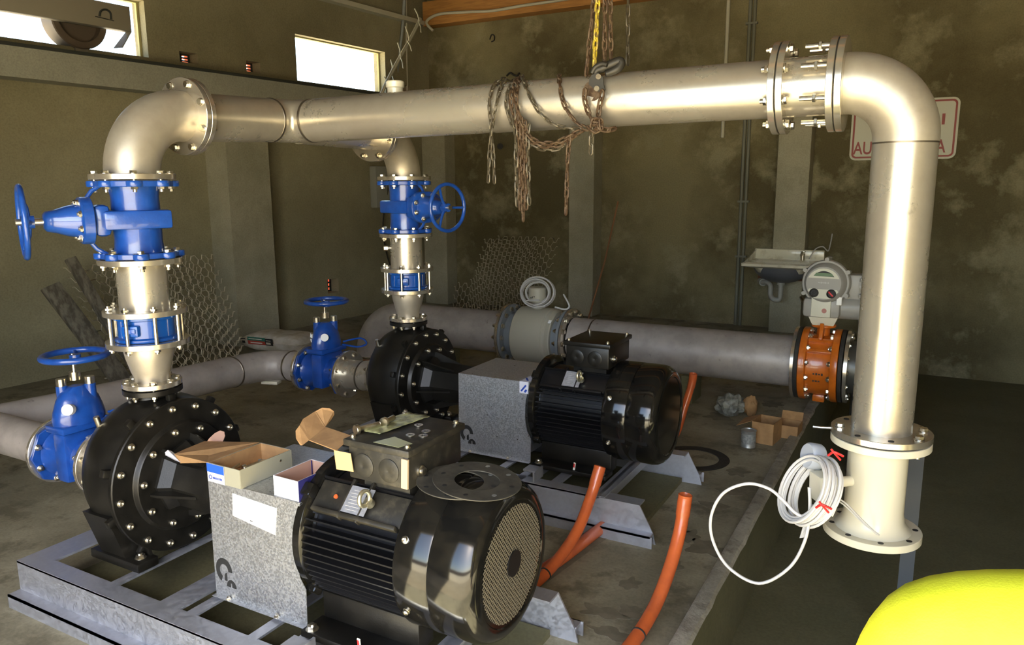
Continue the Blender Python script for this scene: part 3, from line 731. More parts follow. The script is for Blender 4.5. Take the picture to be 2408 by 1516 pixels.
    for xx in (-.062, .048):
        bm = NB(); add_lathe(bm, [(.043, 0), (.043, .004), (.039, .006), (.004, .007), (0, .005)], (bx+xx, by-.164, .868), (0, -1, 0), 36); part(t, 'knockout_plug', bm, MT['dusty'] if grille else MT['black'], 'round grey knockout plug')
    bm = NB(); add_lathe(bm, [(.020, 0), (.020, .008), (.014, .010), (.014, .020), (0, .022)], (bx+.131, by-.10, .862), (1, 0, 0), 16); part(t, 'earth_screw', bm, MT['bolt'])
    return t

def base_frame(X0, Xe, Y, label, dx=0):
    t = thing('base_frame', label, 'machine base', ((X0+Xe)/2, Y, 0)); hw = .45
    d = dx
    hx = [(-3.30, -2.90), (-2.855+d, -2.585+d), (-2.468+d, -2.425+d), (-2.375+d, -2.09+d), (-2.042+d, -1.72+d), (-1.66+d, -1.44+d)]
    ylo, yhi = Y-.37, Y+.37
    us = [X0, -1.40+d]; holes = []
    for a, b in hx:
        if a <= X0+.02: continue
        us += [a, b]; holes.append((a, b, ylo, yhi))
    bm = NB(); wall_grid(bm, (0, 0, .2), Vector((1, 0, 0)), us, [Y-hw, Y+hw, ylo, yhi], holes, (0, 0, 1), .010, (0, 1, 0))
    part(t, 'top_plate', bm, MT['galvframe'], smooth=False)
    for sg in (-1, 1):
        bm = NB(); y = Y+sg*hw
        web = [(X0, y, .0), (Xe, y, .0), (Xe-.015, y, .06), (Xe-.09, y, .198), (X0, y, .198)]
        add_prism(bm, web, (0, -sg*.008, 0))
        add_prism(bm, [(X0, y-sg*.008, .198), (Xe-.09, y-sg*.008, .198), (Xe-.09, y-sg*.085, .198), (X0, y-sg*.085, .198)], (0, 0, .010 if False else -.008))
        add_bb(bm, (X0, y, .052), (Xe-.012, y+sg*.055, .062))
        add_bb(bm, (X0, y+sg*.049, 0), (Xe-.002, y+sg*.055, .062))
        part(t, 'side_channel', bm, MT['galvframe'], smooth=False)
    for xx in (-1.92+d, -1.42+d):
        bm = NB(); add_bb(bm, (xx, Y-hw+.01, .188), (xx+.05, Y+hw-.01, .20)); add_bb(bm, (xx, Y-hw+.01, .10), (xx+.008, Y+hw-.01, .19))
        part(t, 'cross_member', bm, MT['galvframe'], smooth=False)
    bm = NB(); add_bb(bm, (-1.80+d, Y-.44, .2), (-1.79+d, Y-.33, .262)); add_bb(bm, (-1.86+d, Y-.44, .258), (-1.785+d, Y-.36, .268)); part(t, 'jacking_bracket', bm, MT['galvframe'], smooth=False)
    bm = NB(); add_bb(bm, (X0+.02, Y-hw+.02, 0), (Xe-.12, Y+hw-.02, .03)); part(t, 'grout_bed', bm, MT['pit'])
    return t

Y1, Y2 = 2.12, 4.01
X1_, X2_ = -3.03, -3.0
elbow_down(X1_, Y1, 'satin stainless elbow at the far left, on top of the larger blue valve', .112, 1)
elbow_down(X2_, Y2, 'stainless elbow hidden partly behind the header, above the valve with the upright blue handwheel', .106, -1)
gate_valve_side(X1_, Y1, 'blue gate valve on the near left riser, bonnet pointing out of frame', (-.42, -.91), .42, False)
gate_valve_side(X2_, Y2, 'blue gate valve on the middle riser with a round handwheel to its right', (.975, -.22), .40, True)
spool(X1_, Y1, .1035, 'short bright stainless pipe between the left gate valve and studded check valve')
spool(X2_, Y2, .1035, 'short dull stainless pipe on the middle riser with a small side nipple', True)
wafer(X1_, Y1, 'light blue check valve ringed by long studs on the near left riser')
wafer(X2_, Y2, 'dark blue check valve ringed by long studs on the middle riser')
reducer(X1_, Y1, 'bright stainless cone reducer on top of the near left pump')
reducer(X2_, Y2, 'stainless cone reducer on top of the farther pump')
pump(X1_, Y1, 'black end-suction pump at the lower left under the cone reducer', -2.39)
pump(X2_, Y2, 'black pump in the middle of the room, behind the open cardboard box', -2.44)
guard(-2.412, -1.925, Y1, 'galvanized coupling guard with a blank white sticker and two small boxes on it', True)
guard(-2.462, -1.968, Y2, 'galvanized coupling guard without sticker, left of the farther motor', False)
motor(Y1, 0.0, 'large black electric motor in the foreground with fins and fan grille', True)
motor(Y2, -.03, 'glossy black electric motor behind, right of the plain galvanized guard', False)
base_frame(-3.45, -1.12, Y1, 'galvanized base frame under the foreground pump and motor', 0)
base_frame(-3.36, -1.115, Y2-.03, 'galvanized base frame under the farther pump and motor, sloped end showing', -.03)

# ------------------------------------------------------------------ overhead header
HZL, HZR = 2.165, 2.190
hz = lambda x: HZL + (HZR-HZL)*(x+2.95)/(2.95-.11)
hy = lambda x: HY - .075*max(0, (-x-.6)/2.4)
t = thing('header_pipe', 'long stainless overhead header pipe crossing the room, chains draped over it', 'pipe', (-1.7, HY, 2.05))
hx0 = X1_
mz = hz(hx0)
HL = hy(hx0)
pts = [(hx0, Y1+.30, 2.145), (hx0, HL-.13, mz)] + arc((hx0+.13, HL-.13, mz), (hx0, HL-.13, mz), (hx0+.13, HL, mz), 14)[1:] + [(-1.6, hy(-1.6), hz(-1.6)), (-.548, HY, hz(-.53))]
bm = NB(); add_tube(bm, pts, RP, 56); part(t, 'main_pipe', bm, MT['steel'])
seam(t, (hx0, HL-.15, mz), (0, 1, 0), RP); seam(t, (hx0+.15, HL, mz), (1, .03, .008), RP)
bm = NB(); add_tube(bm, [(X2_, HL+.02, 2.155), (X2_, Y2-.31, 2.145)], .104, 48); part(t, 'branch_pipe', bm, MT['steel'])
flange(t, (X2_, Y2-.322+.0, 2.145), (0, 1, 0), RF, .095); flange(t, (hx0, Y1+.298, 2.145), (0, 1, 0), RF, .1)
flange(t, (-.572, HY, hz(-.55)), (1, 0, 0), RF, .1, .024)
ring_bolts(t, (-.5455, HY, hz(-.53)), (1, 0, 0), .148, 8, 'through', .058, .009)
bm = NB(); add_lathe(bm, [(0, 0), (.036, 0), (.040, .004), (.040, .055), (.046, .06), (.046, .085), (.042, .09), (0, .09)], (-2.42, HY+.035, hz(-2.4)+.085), (0, 0, 1), 28)
solo('white_cap', bm, MT['cream'], 'small white plastic cap standing on top of the header pipe', 'cap')
# short flanged spool
t = thing('pipe_spool', 'very short bright flanged pipe between two bolted joints at the right end of the header', 'pipe', (-.44, HY, 2.08))
bm = NB(); add_tube(bm, [(-.53, HY, hz(-.5)), (-.36, HY, hz(-.4))], RP, 56); part(t, 'pipe', bm, MT['steel'])
flange(t, (-.543, HY, hz(-.53)), (1, 0, 0), RF, .1); flange(t, (-.372, HY, hz(-.35)), (1, 0, 0), RF, .1)
for x in (-.547, -.348):
    bm = NB(); add_disc(bm, (x-.0005, HY, hz(x)), (1, 0, 0), RF-.004, .1, .004); part(t, 'gasket', bm, MT['rubber'])
for k in range(8):
    a = 2*PI*(k+.5)/8; p = Vector((-.375, HY, hz(-.36))) + frame((1, 0, 0)) @ Vector((.148*math.cos(a), .148*math.sin(a), 0))
    put_bolt(t, p, (-1, 0, 0), 'longtail', .054, .009)
# right-hand elbow and riser
RX = -.108
t = thing('riser_pipe', 'tall stainless riser at the right with a bright vertical highlight and elbow on top', 'pipe', (RX, HY, .875))
zt = hz(-.2); Rr = .205
pts = [(-.335, HY, zt)] + arc((RX-Rr, HY, zt-Rr), (RX-Rr, HY, zt), (RX, HY, zt-Rr), 20) + [(RX, HY, zt-Rr-.012)]
bm = NB(); add_tube(bm, pts, RP+.001, 64); part(t, 'elbow', bm, MT['elbow'])
bm = NB(); add_pipe(bm, (RX, HY, .875), (RX, HY, zt-Rr-.012), RP-.001, .004, 64); part(t, 'pipe', bm, MT['steel'])
seam(t, (RX, HY, zt-Rr-.012), (0, 0, 1), RP-.003)
flange(t, (-.343, HY, hz(-.34)), (1, 0, 0), RF, .1)
flange(t, (RX, HY, .866), (0, 0, 1), .180, .1, .024)
for k, on in enumerate((1, 0, 1, 0, 1, 0, 0, 1)):
    a = 2*PI*(k+.35)/8; p = (RX+.15*math.cos(a), HY+.15*math.sin(a), .876)
    if on: put_bolt(t, (p[0], p[1], .866), (0, 0, 1), 'through', .050, .009)
    else:
        bm = NB(); add_cyl(bm, (p[0], p[1], .8905), (p[0], p[1], .8915), .0105, 18); part(t, 'bolt_hole', bm, MT['ink'])
bm = NB(); add_tube(bm, [at(1912, 1003, 3.16), at(1930, 1005, 3.16), at(1958, 1006, 3.16)], .006, 8); part(t, 'locating_pin', bm, MT['bolt'])
# cream flow sensor under it
t = thing('flow_sensor', 'cream flow sensor with two flanges hanging under the tall right riser', 'flow meter', (RX, HY, .455))
bm = NB(); add_lathe(bm, [(.112, .84), (.108, .83), (.108, .56), (.114, .52), (.128, .500), (.140, .488), (.10, .485), (.10, .84)], (RX-.004, HY, 0), (0, 0, 1), 64, closed=True); part(t, 'body', bm, MT['cream'])
flange(t, (RX, HY, .832), (0, 0, 1), .179, .1, .028, MT['cream'], 'cream flange'); flange(t, (RX-.005, HY, .458), (0, 0, 1), .179, .1, .030, MT['cream'], 'cream flange')
bm = NB(); add_disc(bm, (RX, HY, .861), (0, 0, 1), .172, .1, .005); part(t, 'gasket', bm, MT['rubber'])
for k in range(8):
    a = 2*PI*(k+.3)/8; bm = NB(); add_cyl(bm, (RX+.152*math.cos(a), HY+.152*math.sin(a), .4882), (RX+.152*math.cos(a), HY+.152*math.sin(a), .4888), .011, 18); part(t, 'bolt_hole', bm, MT['ink'])
nd = Vector((-.80, -.60, -.05)).normalized(); nb = Vector((RX, HY, .690))
bm = NB(); add_cyl(bm, nb + nd*.09, nb + nd*.185, .020, 24); add_lathe(bm, [(.032, .085), (.024, .10), (.0, .10)], nb, nd, 24); part(t, 'nozzle', bm, MT['cream'])
bm = NB(); Rm = frame(nd, (0, 0, 1)); add_box(bm, nb + nd*.225 - Vector((0, 0, .01)), (.11, .085, .075), Rm, .008); tb = part(t, 'connection_box', bm, MT['cream'])
bm = NB(); add_lathe(bm, [(0, 0), (.048, 0), (.052, .008), (.052, .05), (.046, .058), (0, .058)], nb + nd*.225 + Vector((-.025, .06, .085)), (nd+Vector((0, 0, .25))), 28); part(tb, 'box_cover', bm, mat('pale_blue_grey_plastic', (.48, .52, .60), .4), 'pale blue-grey round cover')
bm = NB()
for k in range(5): add_box(bm, nb + nd*.186 + Vector((-.028+.0, -.010-.0, .02-.014*k)) , (.006, .012, .002), Rm)
part(tb, 'box_print', bm, MT['ink'], smooth=False)
bm = NB(); add_bb(bm, (-.005, HY+.53, -.42), (.055, HY+.57, .66)); add_bb(bm, (-.04, HY+.49, -.42), (.09, HY+.61, -.405))
solo('support_post', bm, mat('blue_grey_post', (.06, .068, .078), .6), 'blue-grey support post standing in the pit behind the flow sensor', 'post', smooth=False)
# coil of white cable hung over the nozzle
cc = at(1905, 1152, 2.96)
mpx = (at(1906, 1152, 2.96)-cc).length
sx_ = (at(2005, 1152, 2.96)-at(1905, 1152, 2.96)).normalized(); sz_ = Vector((0, 0, 1)); dv = sx_.cross(sz_).normalized()
e1 = (sx_*.52 + sz_*.85).normalized(); e2 = (sx_*.85 - sz_*.52).normalized()
a1 = e1*(84*mpx); a2 = e2*(40*mpx) + dv*(72*mpx)
cp = []
NT = 12
for i in range(NT*36):
    a = 2*PI*i/36; k = i/36
    rr = 1 + .07*math.sin(k*2.3) + .04*math.sin(k*5.1)
    off = e2*((k/NT-.5)*44*mpx + 2*mpx*math.sin(k*7)) + dv*((k/NT-.5)*-26*mpx)
    cp.append(cc + a1*(math.cos(a)*rr) + a2*(math.sin(a)*rr) + off)
tcoil = thing('cable_coil', 'bundled coil of white sensor cable hung beside the cream flow sensor', 'cable', cc - Vector((0, 0, .12)))
bm = NB(); add_tube(bm, cp, .0058, 7); part(tcoil, 'coiled_cable', bm, MT['white'])
for (px_, py_) in ((1963, 1062), (1935, 1185)):
    bm = NB(); c = at(px_, py_, 2.92 if py_ < 1100 else 2.80); add_tube(bm, spline([c+Vector((-.022, 0, -.018)), c+Vector((-.004, -.012, .002)), c+Vector((.010, -.012, .0)), c+Vector((.03, 0, -.012))], 6), .0045, 7)
    add_tube(bm, spline([c+Vector((-.012, -.01, .012)), c+Vector((.0, -.014, .0)), c+Vector((.022, -.006, -.026))], 6), .004, 7); part(tcoil, 'red_tie', bm, MT['red'], 'red twist tie')
bm = NB(); add_tube(bm, spline([at(1903, 1145, 2.90), at(1904, 1200, 2.89), at(1893, 1270, 2.88), at(1855, 1335, 2.88), at(1785, 1371, 2.88), at(1715, 1335, 2.88), at(1678, 1275, 2.88), at(1672, 1215, 2.88), at(1700, 1160, 2.88), at(1755, 1137, 2.88), at(1805, 1147, 2.88), at(1838, 1172, 2.87), at(1870, 1205, 2.86), at(1905, 1222, 2.88)], 8), .0062, 10)
part(tcoil, 'cable_loop', bm, MT['white'])
bm = NB(); add_tube(bm, spline([at(1938, 1188, 2.93), at(1955, 1170, 2.92), at(1985, 1180, 2.94), at(2025, 1220, 2.96), at(2062, 1256, 2.97)], 8), .0035, 8); add_tube(bm, spline([at(1940, 1192, 2.93), at(1957, 1175, 2.92), at(1984, 1186, 2.94), at(2028, 1228, 2.96), at(2068, 1258, 2.97)], 8), .003, 8)
part(tcoil, 'cable_tail', bm, MT['greycable'], 'stripped grey cable tail')
bm = NB(); c = at(1950, 1200, 2.91); add_box(bm, c, (.040, .003, .034), Matrix.Rotation(.3, 3, 'Y'), .0012)
solo('paper_tag', bm, MT['label'], 'small white tag with a red tie on the cable coil', 'tag', smooth=False)
bm = NB(); P = [at(1908, 1185, 2.92), at(1930, 1187, 2.92), at(1912, 1225, 2.90), at(1895, 1262, 2.90), at(1880, 1264, 2.90), at(1893, 1220, 2.91)]
add_prism(bm, P, (.001, -.002, 0)); solo('cable_label', bm, MT['greycable'], 'long grey strap hanging from the cable coil', 'strap', smooth=False)

# ------------------------------------------------------------------ suction side
def suction_valve(X, Y, label):
    z = .515; t = thing('gate_valve', label, 'valve', (X, Y, .3)); A = (1, 0, 0)
    bm = NB(); add_lathe(bm, [(.09, -.165), (.125, -.15), (.105, -.12), (.10, -.06), (.10, .06), (.105, .12), (.125, .15), (.09, .165)], (X, Y, z), A, 40); part(t, 'body', bm, MT['blue'])
    for x in (X-.180, X+.158):
        bm = NB(); add_disc(bm, (x, Y, z), A, .165, .08, .022, 8, .003); part(t, 'flange', bm, MT['blue'], 'blue octagonal flange')
    bm = NB()
    add_box(bm, (X, Y, z+.02), (.10, .235, .25), None, .02); add_box(bm, (X, Y, z+.165), (.15, .26, .035), None, .008)
    part(t, 'wedge_chamber', bm, MT['blue'])
    bm = NB()
    rings = []
    for sx, sy, h in ((.080, .125, .180), (.080, .128, .21), (.078, .118, .25), (.070, .10, .30), (.052, .075, .335), (.030, .035, .36)):
        rings.append([bm.verts.new((X+sx*math.cos(a), Y+sy*math.sin(a), z+h)) for a in [2*PI*k/32 for k in range(32)]])
    for i in range(len(rings)-1):
        for k in range(32): bm.faces.new((rings[i][k], rings[i][(k+1) % 32], rings[i+1][(k+1) % 32], rings[i+1][k]))
    bm.faces.new(rings[-1]); part(t, 'bonnet', bm, MT['blue'])
    for s in (-1, 1):
        bm = NB(); add_cyl(bm, (X+s*.035, Y+s*.05, z+.29), (X+s*.035, Y+s*.05, z+.365), .026, 16); part(t, 'gland_post', bm, MT['blue'])
        bm = NB(); add_cyl(bm, (X+s*.035, Y+s*.05, z+.365), (X+s*.035, Y+s*.05, z+.40), .023, 16); part(t, 'gland_cap', bm, MT['bolt'], 'bare metal gland cap')
    bm = NB(); add_cyl(bm, (X, Y, z+.39), (X, Y, z+.52), .011, 12); add_cyl(bm, (X, Y, z+.39), (X, Y, z+.43), .026, 18); part(t, 'stem', bm, MT['bolt'])
    handwheel(t, (X+.02, Y, z+.512), (0, 0, 1), .142, .0155)
    bm = NB(); add_cyl(bm, (X+.06, Y-.075, z+.265), (X+.078, Y-.100, z+.272), .027, 24); part(t, 'round_label', bm, MT['label'], 'round pale label')
    if Y > 3:
        bm = NB()
        for k, pp in enumerate((((0, 0), (.006, .028), (.012, 0)), ((.018, 0), (.018, .026), (.030, .024), (.028, .004), (.018, 0)), ((.036, .026), (.036, .0)), ((.036, .026), (.050, .026)), ((.036, .014), (.046, .014)), ((.004, -.03), (.004, -.012)), ((.012, -.012), (.012, -.032), (.022, -.032)))):
            add_tube(bm, [Vector((X-.055+u*1.0, Y-.098-u*.55, z+.262+v)) for u, v in pp], .0022, 5)
        part(t, 'chalk_marks', bm, MT['label'], 'white handwritten marks')
    bm = NB(); add_tube(bm, spline([(X+.05, Y+.12, z+.2), (X+.18, Y+.16, z+.23), (X+.25, Y+.14, z+.2), (X+.2, Y+.10, z+.18), (X+.06, Y+.10, z+.185)], 6), .007, 8); part(t, 'wire_loop', bm, MT['blue'])
    for s in (-1, 1):
        ring_bolts(t, (X+s*.181, Y, z), (s, 0, 0), .140, 8, 'through', .046, .008)
    return t
suction_valve(-3.735, Y2, 'blue gate valve with a flat handwheel on the middle suction pipe, beside the farther pump')
suction_valve(-3.62, Y1, 'blue gate valve cut off by the left edge, lower left behind the near pump')
for (x0, x1, Y, lab) in ((-3.555, -3.245, Y2, 'short stainless suction pipe with a big drilled flange, into the farther pump'), (-3.44, -3.275, Y1, 'short stainless suction pipe at the left edge, into the near pump')):
    t = thing('suction_pipe', lab, 'pipe', (x0, Y, .35)); z = .515
    bm = NB(); add_tube(bm, [(x0, Y, z), ((x0+x1)/2, Y, z+.005), (x1-.01, Y, z+.03)], .1045, 48); part(t, 'pipe', bm, MT['steel'])
    flange(t, (x0+.004, Y, z), (1, 0, 0), .168, .1, .022); seam(t, ((x0+x1)/2, Y, z+.006), (1, 0, 0), .1045)
    flange(t, (x1-.02, Y, z+.03), (1, 0, 0), .155, .1, .020)
    ring_bolts(t, (x1-.0, Y, z+.04), (1, 0, 0), .135, 8, 'through', .05, .008)
t = thing('suction_manifold', 'dull grey suction manifold bending along the left wall behind the pumps', 'pipe', (-4.4, 3.3, .3)); z = .515
pts = spline([(-3.93, Y2, z), (-4.06, Y2, z), (-4.17, Y2-.02, z), (-4.27, Y2-.11, z), (-4.32, Y2-.25, z), (-4.345, Y2-.40, z)], 6) + [Vector((-4.46, 2.6, z)), Vector((-4.56, 2.12, z)), Vector((-4.80, .4, z))]
bm = NB(); add_tube(bm, pts, .112, 48); part(t, 'pipe', bm, MT['steel_dull'])
seam(t, (-4.08, Y2, z), (1, 0, 0), .113); seam(t, (-4.335, Y2-.34, z), (-.1, 1, 0), .113)
flange(t, (-3.940, Y2, z), (1, 0, 0), .168, .1, .022)
bm = NB(); add_tube(bm, [(-4.55, Y1, z), (-3.82, Y1, z)], .1045, 40); part(t, 'branch_pipe', bm, MT['steel_dull'])
flange(t, (-3.825, Y1, z), (1, 0, 0), .168, .1, .022)
bm = NB(); add_box(bm, (-4.215, 3.92, .397), (.13, .07, .022), Matrix.Rotation(.3, 3, 'Z'), .003); part(t, 'pipe_shoe', bm, MT['cream'], 'pale shoe welded under the bend')
for (x, y) in ((-4.62, 1.7),):
    bm = NB(); add_bb(bm, (x-.06, y-.05, .0), (x+.06, y+.05, .012)); add_cyl(bm, (x, y, .01), (x, y, .40), .02, 12); part(t, 'support_foot', bm, MT['galvframe'])

# ------------------------------------------------------------------ low pipe along the back
LY, LZ, LR, LF = 6.26, .424, .203, .283
t = thing('suction_main', 'large dull grey pipe left of the flow meter, its elbow entering the floor', 'pipe', (-4.6, LY, .0))
pts = [(-5.13, LY, .02)] + arc((-5.13+.36, LY, LZ-.36), (-5.13, LY, LZ-.36), (-5.13+.36, LY, LZ), 16) + [(-3.49, LY, LZ)]
bm = NB(); add_tube(bm, pts, LR, 56); part(t, 'elbow_and_pipe', bm, MT['steel_dull'])
bm = NB(); add_disc(bm, (-5.13, LY, .0), (0, 0, 1), .235, .19, .03); part(t, 'base_ring', bm, MT['orange'], 'orange base ring')
bm = NB(); add_disc(bm, (-5.13, LY, .035), (0, 0, 1), .215, .19, .02); part(t, 'collar', bm, MT['flange'])
flange(t, (-3.496, LY, LZ), (1, 0, 0), LF, .2, .026)
bm = NB(); add_disc(bm, (-3.469, LY, LZ), (1, 0, 0), LF-.006, .2, .004); part(t, 'gasket', bm, MT['rubber'])
bm = NB(); add_bb(bm, (-4.25, LY-.14, 0), (-4.15, LY+.14, .235)); part(t, 'saddle', bm, MT['pit'], smooth=False)
t = thing('suction_main', 'large dull grey pipe between the flow meter and the orange valve', 'pipe', (-1.8, LY, .0))
bm = NB(); add_pipe(bm, (-2.80, LY, LZ), (-.84, LY, LZ), LR, .006, 56); part(t, 'pipe', bm, MT['steel_dull'])
flange(t, (-2.838, LY, LZ), (1, 0, 0), LF, .2, .026); flange(t, (-.873, LY, LZ), (1, 0, 0), LF, .2, .026)
bm = NB(); add_disc(bm, (-2.843, LY, LZ), (1, 0, 0), LF-.006, .2, .004); part(t, 'gasket', bm, MT['rubber'])
seam(t, (-2.6, LY, LZ), (1, 0, 0), LR)
bm = NB(); add_bb(bm, (-1.75, LY-.14, 0), (-1.65, LY+.14, .235)); part(t, 'saddle', bm, MT['pit'], smooth=False)
t = thing('flow_meter', 'grey-cream flow meter barrel in the low back pipe with a coil of cable on top', 'flow meter', (-3.15, LY, .15))
bm = NB(); add_lathe(bm, [(.20, -3.464), (.205, -3.44), (.207, -2.90), (.20, -2.845), (.15, -2.845), (.15, -3.464)], (0, LY, LZ), (1, 0, 0), 56, closed=True); part(t, 'tube', bm, MT['greyblue'], 'grey-blue measuring tube')
bm = NB(); add_lathe(bm, [(.205, -3.345), (.262, -3.345), (.272, -3.335), (.272, -3.03), (.262, -3.02), (.262, -3.005), (.268, -3.0), (.268, -2.985), (.24, -2.965), (.24, -2.95), (.205, -2.95)], (0, LY, LZ), (1, 0, 0), 64); part(t, 'housing', bm, MT['greycream'])
for x in (-3.464, -2.870): flange(t, (x, LY, LZ), (1, 0, 0), LF, .2, .026, MT['greyblue'], 'grey-blue flange')
for x in (-3.468, -2.842): ring_bolts(t, (x, LY, LZ), (1, 0, 0), .25, 14, 'through', .066, .012)
bm = NB(); add_cyl(bm, (-3.16, LY-.03, .69), (-3.16, LY-.03, .755), .045, 24); part(t, 'neck', bm, MT['greycream'])
bm = NB(); add_lathe(bm, [(0, 0), (.075, 0), (.085, .01), (.085, .13), (.075, .14), (0, .14)], (-3.165, LY-.03, .752), (0, 0, 1), 36); tb = part(t, 'terminal_housing', bm, MT['greycream'])
bm = NB()
for k in range(3): add_box(bm, (-3.19+.016*k, LY-.113, .80+.006*k), (.010, .004, .012+.006*(k % 2)))
add_box(bm, (-3.185, LY-.076, .722), (.012, .003, .02)); add_box(bm, (-3.15, LY-.076, .722), (.012, .003, .02))
part(tb, 'housing_print', bm, MT['ink'], smooth=False)
bm = NB(); add_box(bm, (-2.955, LY-.20, .607), (.03, .006, .035), Matrix.Rotation(-.8, 3, 'X')); part(t, 'small_label', bm, MT['label'], 'tiny white label', smooth=False)
cp = []; c = Vector((-3.16, LY-.05, .845)); Fm = frame(Vector((.25, -1, .25)))
for i in range(8*32):
    a = 2*PI*i/32; k = i/32; rr = .128 + .028*math.sin(k*2.1)
    cp.append(c + Fm @ Vector((rr*math.cos(a)*.93, rr*math.sin(a)*1.05, (k/8-.5)*.09)))
tc_ = thing('cable_coil', 'coil of thin grey-white cable standing round the flow meter terminal housing', 'cable', c-Vector((0, 0, .15)))
bm = NB(); add_tube(bm, cp, .008, 6); part(tc_, 'coiled_cable', bm, MT['greycable'])
bm = NB(); add_tube(bm, spline([at(1268, 706, 6.12), at(1245, 706, 6.12), at(1237, 709, 6.12), at(1248, 715, 6.1), at(1265, 720, 6.08), at(1282, 720, 6.1)], 6), .008, 7); add_tube(bm, spline([at(1325, 692, 6.12), at(1336, 712, 6.1), at(1338, 722, 6.1), at(1328, 727, 6.08), at(1305, 722, 6.08)], 6), .008, 7); part(tc_, 'loose_loop', bm, MT['greycable'])
# orange butterfly valve with actuator
t = thing('butterfly_valve', 'orange butterfly valve at the right end of the low back pipe, bolted all round', 'valve', (-.66, LY, .14))
xa, xb = -.815, -.535
bm = NB(); add_lathe(bm, [(.20, xa), (.283, xa), (.287, xa+.004), (.287, xa+.044), (.283, xa+.05), (.245, xa+.055), (.238, xa+.075), (.238, xb-.075), (.245, xb-.055), (.283, xb-.05), (.287, xb-.044), (.287, xb-.004), (.283, xb), (.20, xb)], (0, LY, LZ), (1, 0, 0), 72, closed=True)
add_cyl(bm, (-.675, LY, LZ+.22), (-.675, LY, LZ+.31), .048, 24)
for a in (0.6, 1.0, 2.14, 2.54): add_box(bm, (-.675, LY, LZ)+Vector((0, .25*math.cos(a), .25*math.sin(a))) if False else Vector((-.675, LY+.25*math.cos(a), LZ+.25*math.sin(a))), (.18, .03, .03), Matrix.Rotation(a, 3, 'X'), .006)
add_box(bm, (-.675, LY-.11, LZ+.265), (.03, .10, .13), Matrix.Rotation(-.5, 3, 'X'), .006); add_lathe(bm, [(0, 0), (.085, 0), (.09, .005), (.09, .018), (.085, .023), (0, .023)], (-.675, LY, LZ+.30), (0, 0, 1), 32)
add_box(bm, (-.675, LY, LZ-.268), (.09, .10, .06), None, .01)
part(t, 'body', bm, MT['orange'])
bm = NB()
for k, s in enumerate((.012, .016, .010, .018)): add_box(bm, (-.70+.02*k, LY-.2385, LZ-.03), (.012, .003, s))
for k in range(3): add_box(bm, (-.70+.02*k, LY-.2375, LZ-.085), (.012, .003, .010))
part(t, 'cast_marks', bm, MT['rubber'], smooth=False)
for x, dr in ((xa+.052, 1), (xb-.052, -1)):
    for k in range(14):
        a = 2*PI*(k+.5)/14; put_bolt(t, (x, LY+.262*math.cos(a), LZ+.262*math.sin(a)), (dr, 0, 0), 'hex', .02, .012)
for x in (xa-.030, xb+.005):
    flange(t, (x, LY, LZ), (1, 0, 0), LF, .2, .028, MT['rubber'] if x > -.7 else MT['rubber'], 'black joint ring')
t = thing('outlet_pipe', 'dark pipe bend beyond the orange valve, mostly hidden by the riser', 'pipe', (-.3, LY, -.42))
bm = NB(); add_tube(bm, [(-.49, LY, LZ), (-.47, LY, LZ)] + arc((-.46, LY, LZ-.215), (-.46, LY, LZ), (-.245, LY, LZ-.215), 14)[1:] + [(-.245, LY, -.40)], LR, 48); part(t, 'pipe', bm, mat('dark_steel_pipe', (.10, .10, .09), .4, .6))
flange(t, (-.495, LY, LZ), (1, 0, 0), LF, .2, .028); ring_bolts(t, (-.48, LY, LZ), (1, 0, 0), .25, 14, 'hex', .03, .011, ph=.5)
# actuator: white bracket plate, gearbox, round control head facing the camera
t = thing('valve_actuator', 'grey electric actuator with round display face on a white bracket over the orange valve', 'actuator', (-.66, LY, .80))
bm = NB(); rings = [(.075, .745), (.085, .765), (.105, .815)]
vs = [[bm.verts.new((-.675+sx*r, LY+sy*r, h)) for sx, sy in ((-1, -1), (1, -1), (1, 1), (-1, 1))] for r, h in rings]
for i in range(2):
    for k in range(4): bm.faces.new((vs[i][k], vs[i][(k+1) % 4], vs[i+1][(k+1) % 4], vs[i+1][k]))
bm.faces.new(vs[0][::-1]); bm.faces.new(vs[-1]); part(t, 'bracket', bm, MT['cream'], 'cream-white bracket', smooth=False)
bm = NB(); add_box(bm, (-.69, LY, .885), (.27, .26, .15), None, .03); add_cyl(bm, (-.60, LY, .885), (-.42, LY, .885), .09, 32); add_lathe(bm, [(.10, 0), (.10, .02), (.09, .03), (0, .03)], (-.43, LY, .885), (1, 0, 0), 32); part(t, 'gearbox', bm, MT['act'])
bm = NB(); add_box(bm, (-.69, LY-.135, .895), (.14, .02, .15), None, .004); part(t, 'cover_plate', bm, MT['sign'], 'pale grey plate with a faint red mark'); 
bm = NB(); add_cyl(bm, (-.665, LY-.1455, .87), (-.665, LY-.147, .87), .018, 18); part(t, 'red_mark', bm, mat('faint_red', (.42, .18, .15), .6), smooth=False)
bm = NB(); add_box(bm, (-.565, LY-.135, .95), (.035, .01, .06)); part(t, 'small_plate', bm, MT['label'], smooth=False)
fd = Vector((-.10, -1, .05)).normalized(); fc = Vector((-.665, LY-.02, 1.075))
bm = NB(); add_lathe(bm, [(0, -.14), (.11, -.14), (.135, -.11), (.14, .0), (.155, .02), (.172, .03), (.175, .04), (.175, .075), (.168, .085), (.155, .085), (.150, .105), (.135, .14), (.125, .15), (0, .152)], fc, fd, 56); hd = part(t, 'control_head', bm, MT['act'])
Fh = frame(fd, (0, 0, 1)); X_ = lambda u, v, e: fc + fd*e + Fh @ Vector((v, -u, 0))
def face_poly(name, P, e, m, th=.002, par=hd, lab=None):
    bm = NB(); add_prism(bm, [X_(u, v, e) for u, v in P], fd*th); part(par, name, bm, m, lab, smooth=False)
A = [math.radians(q) for q in range(20, 161, 7)]
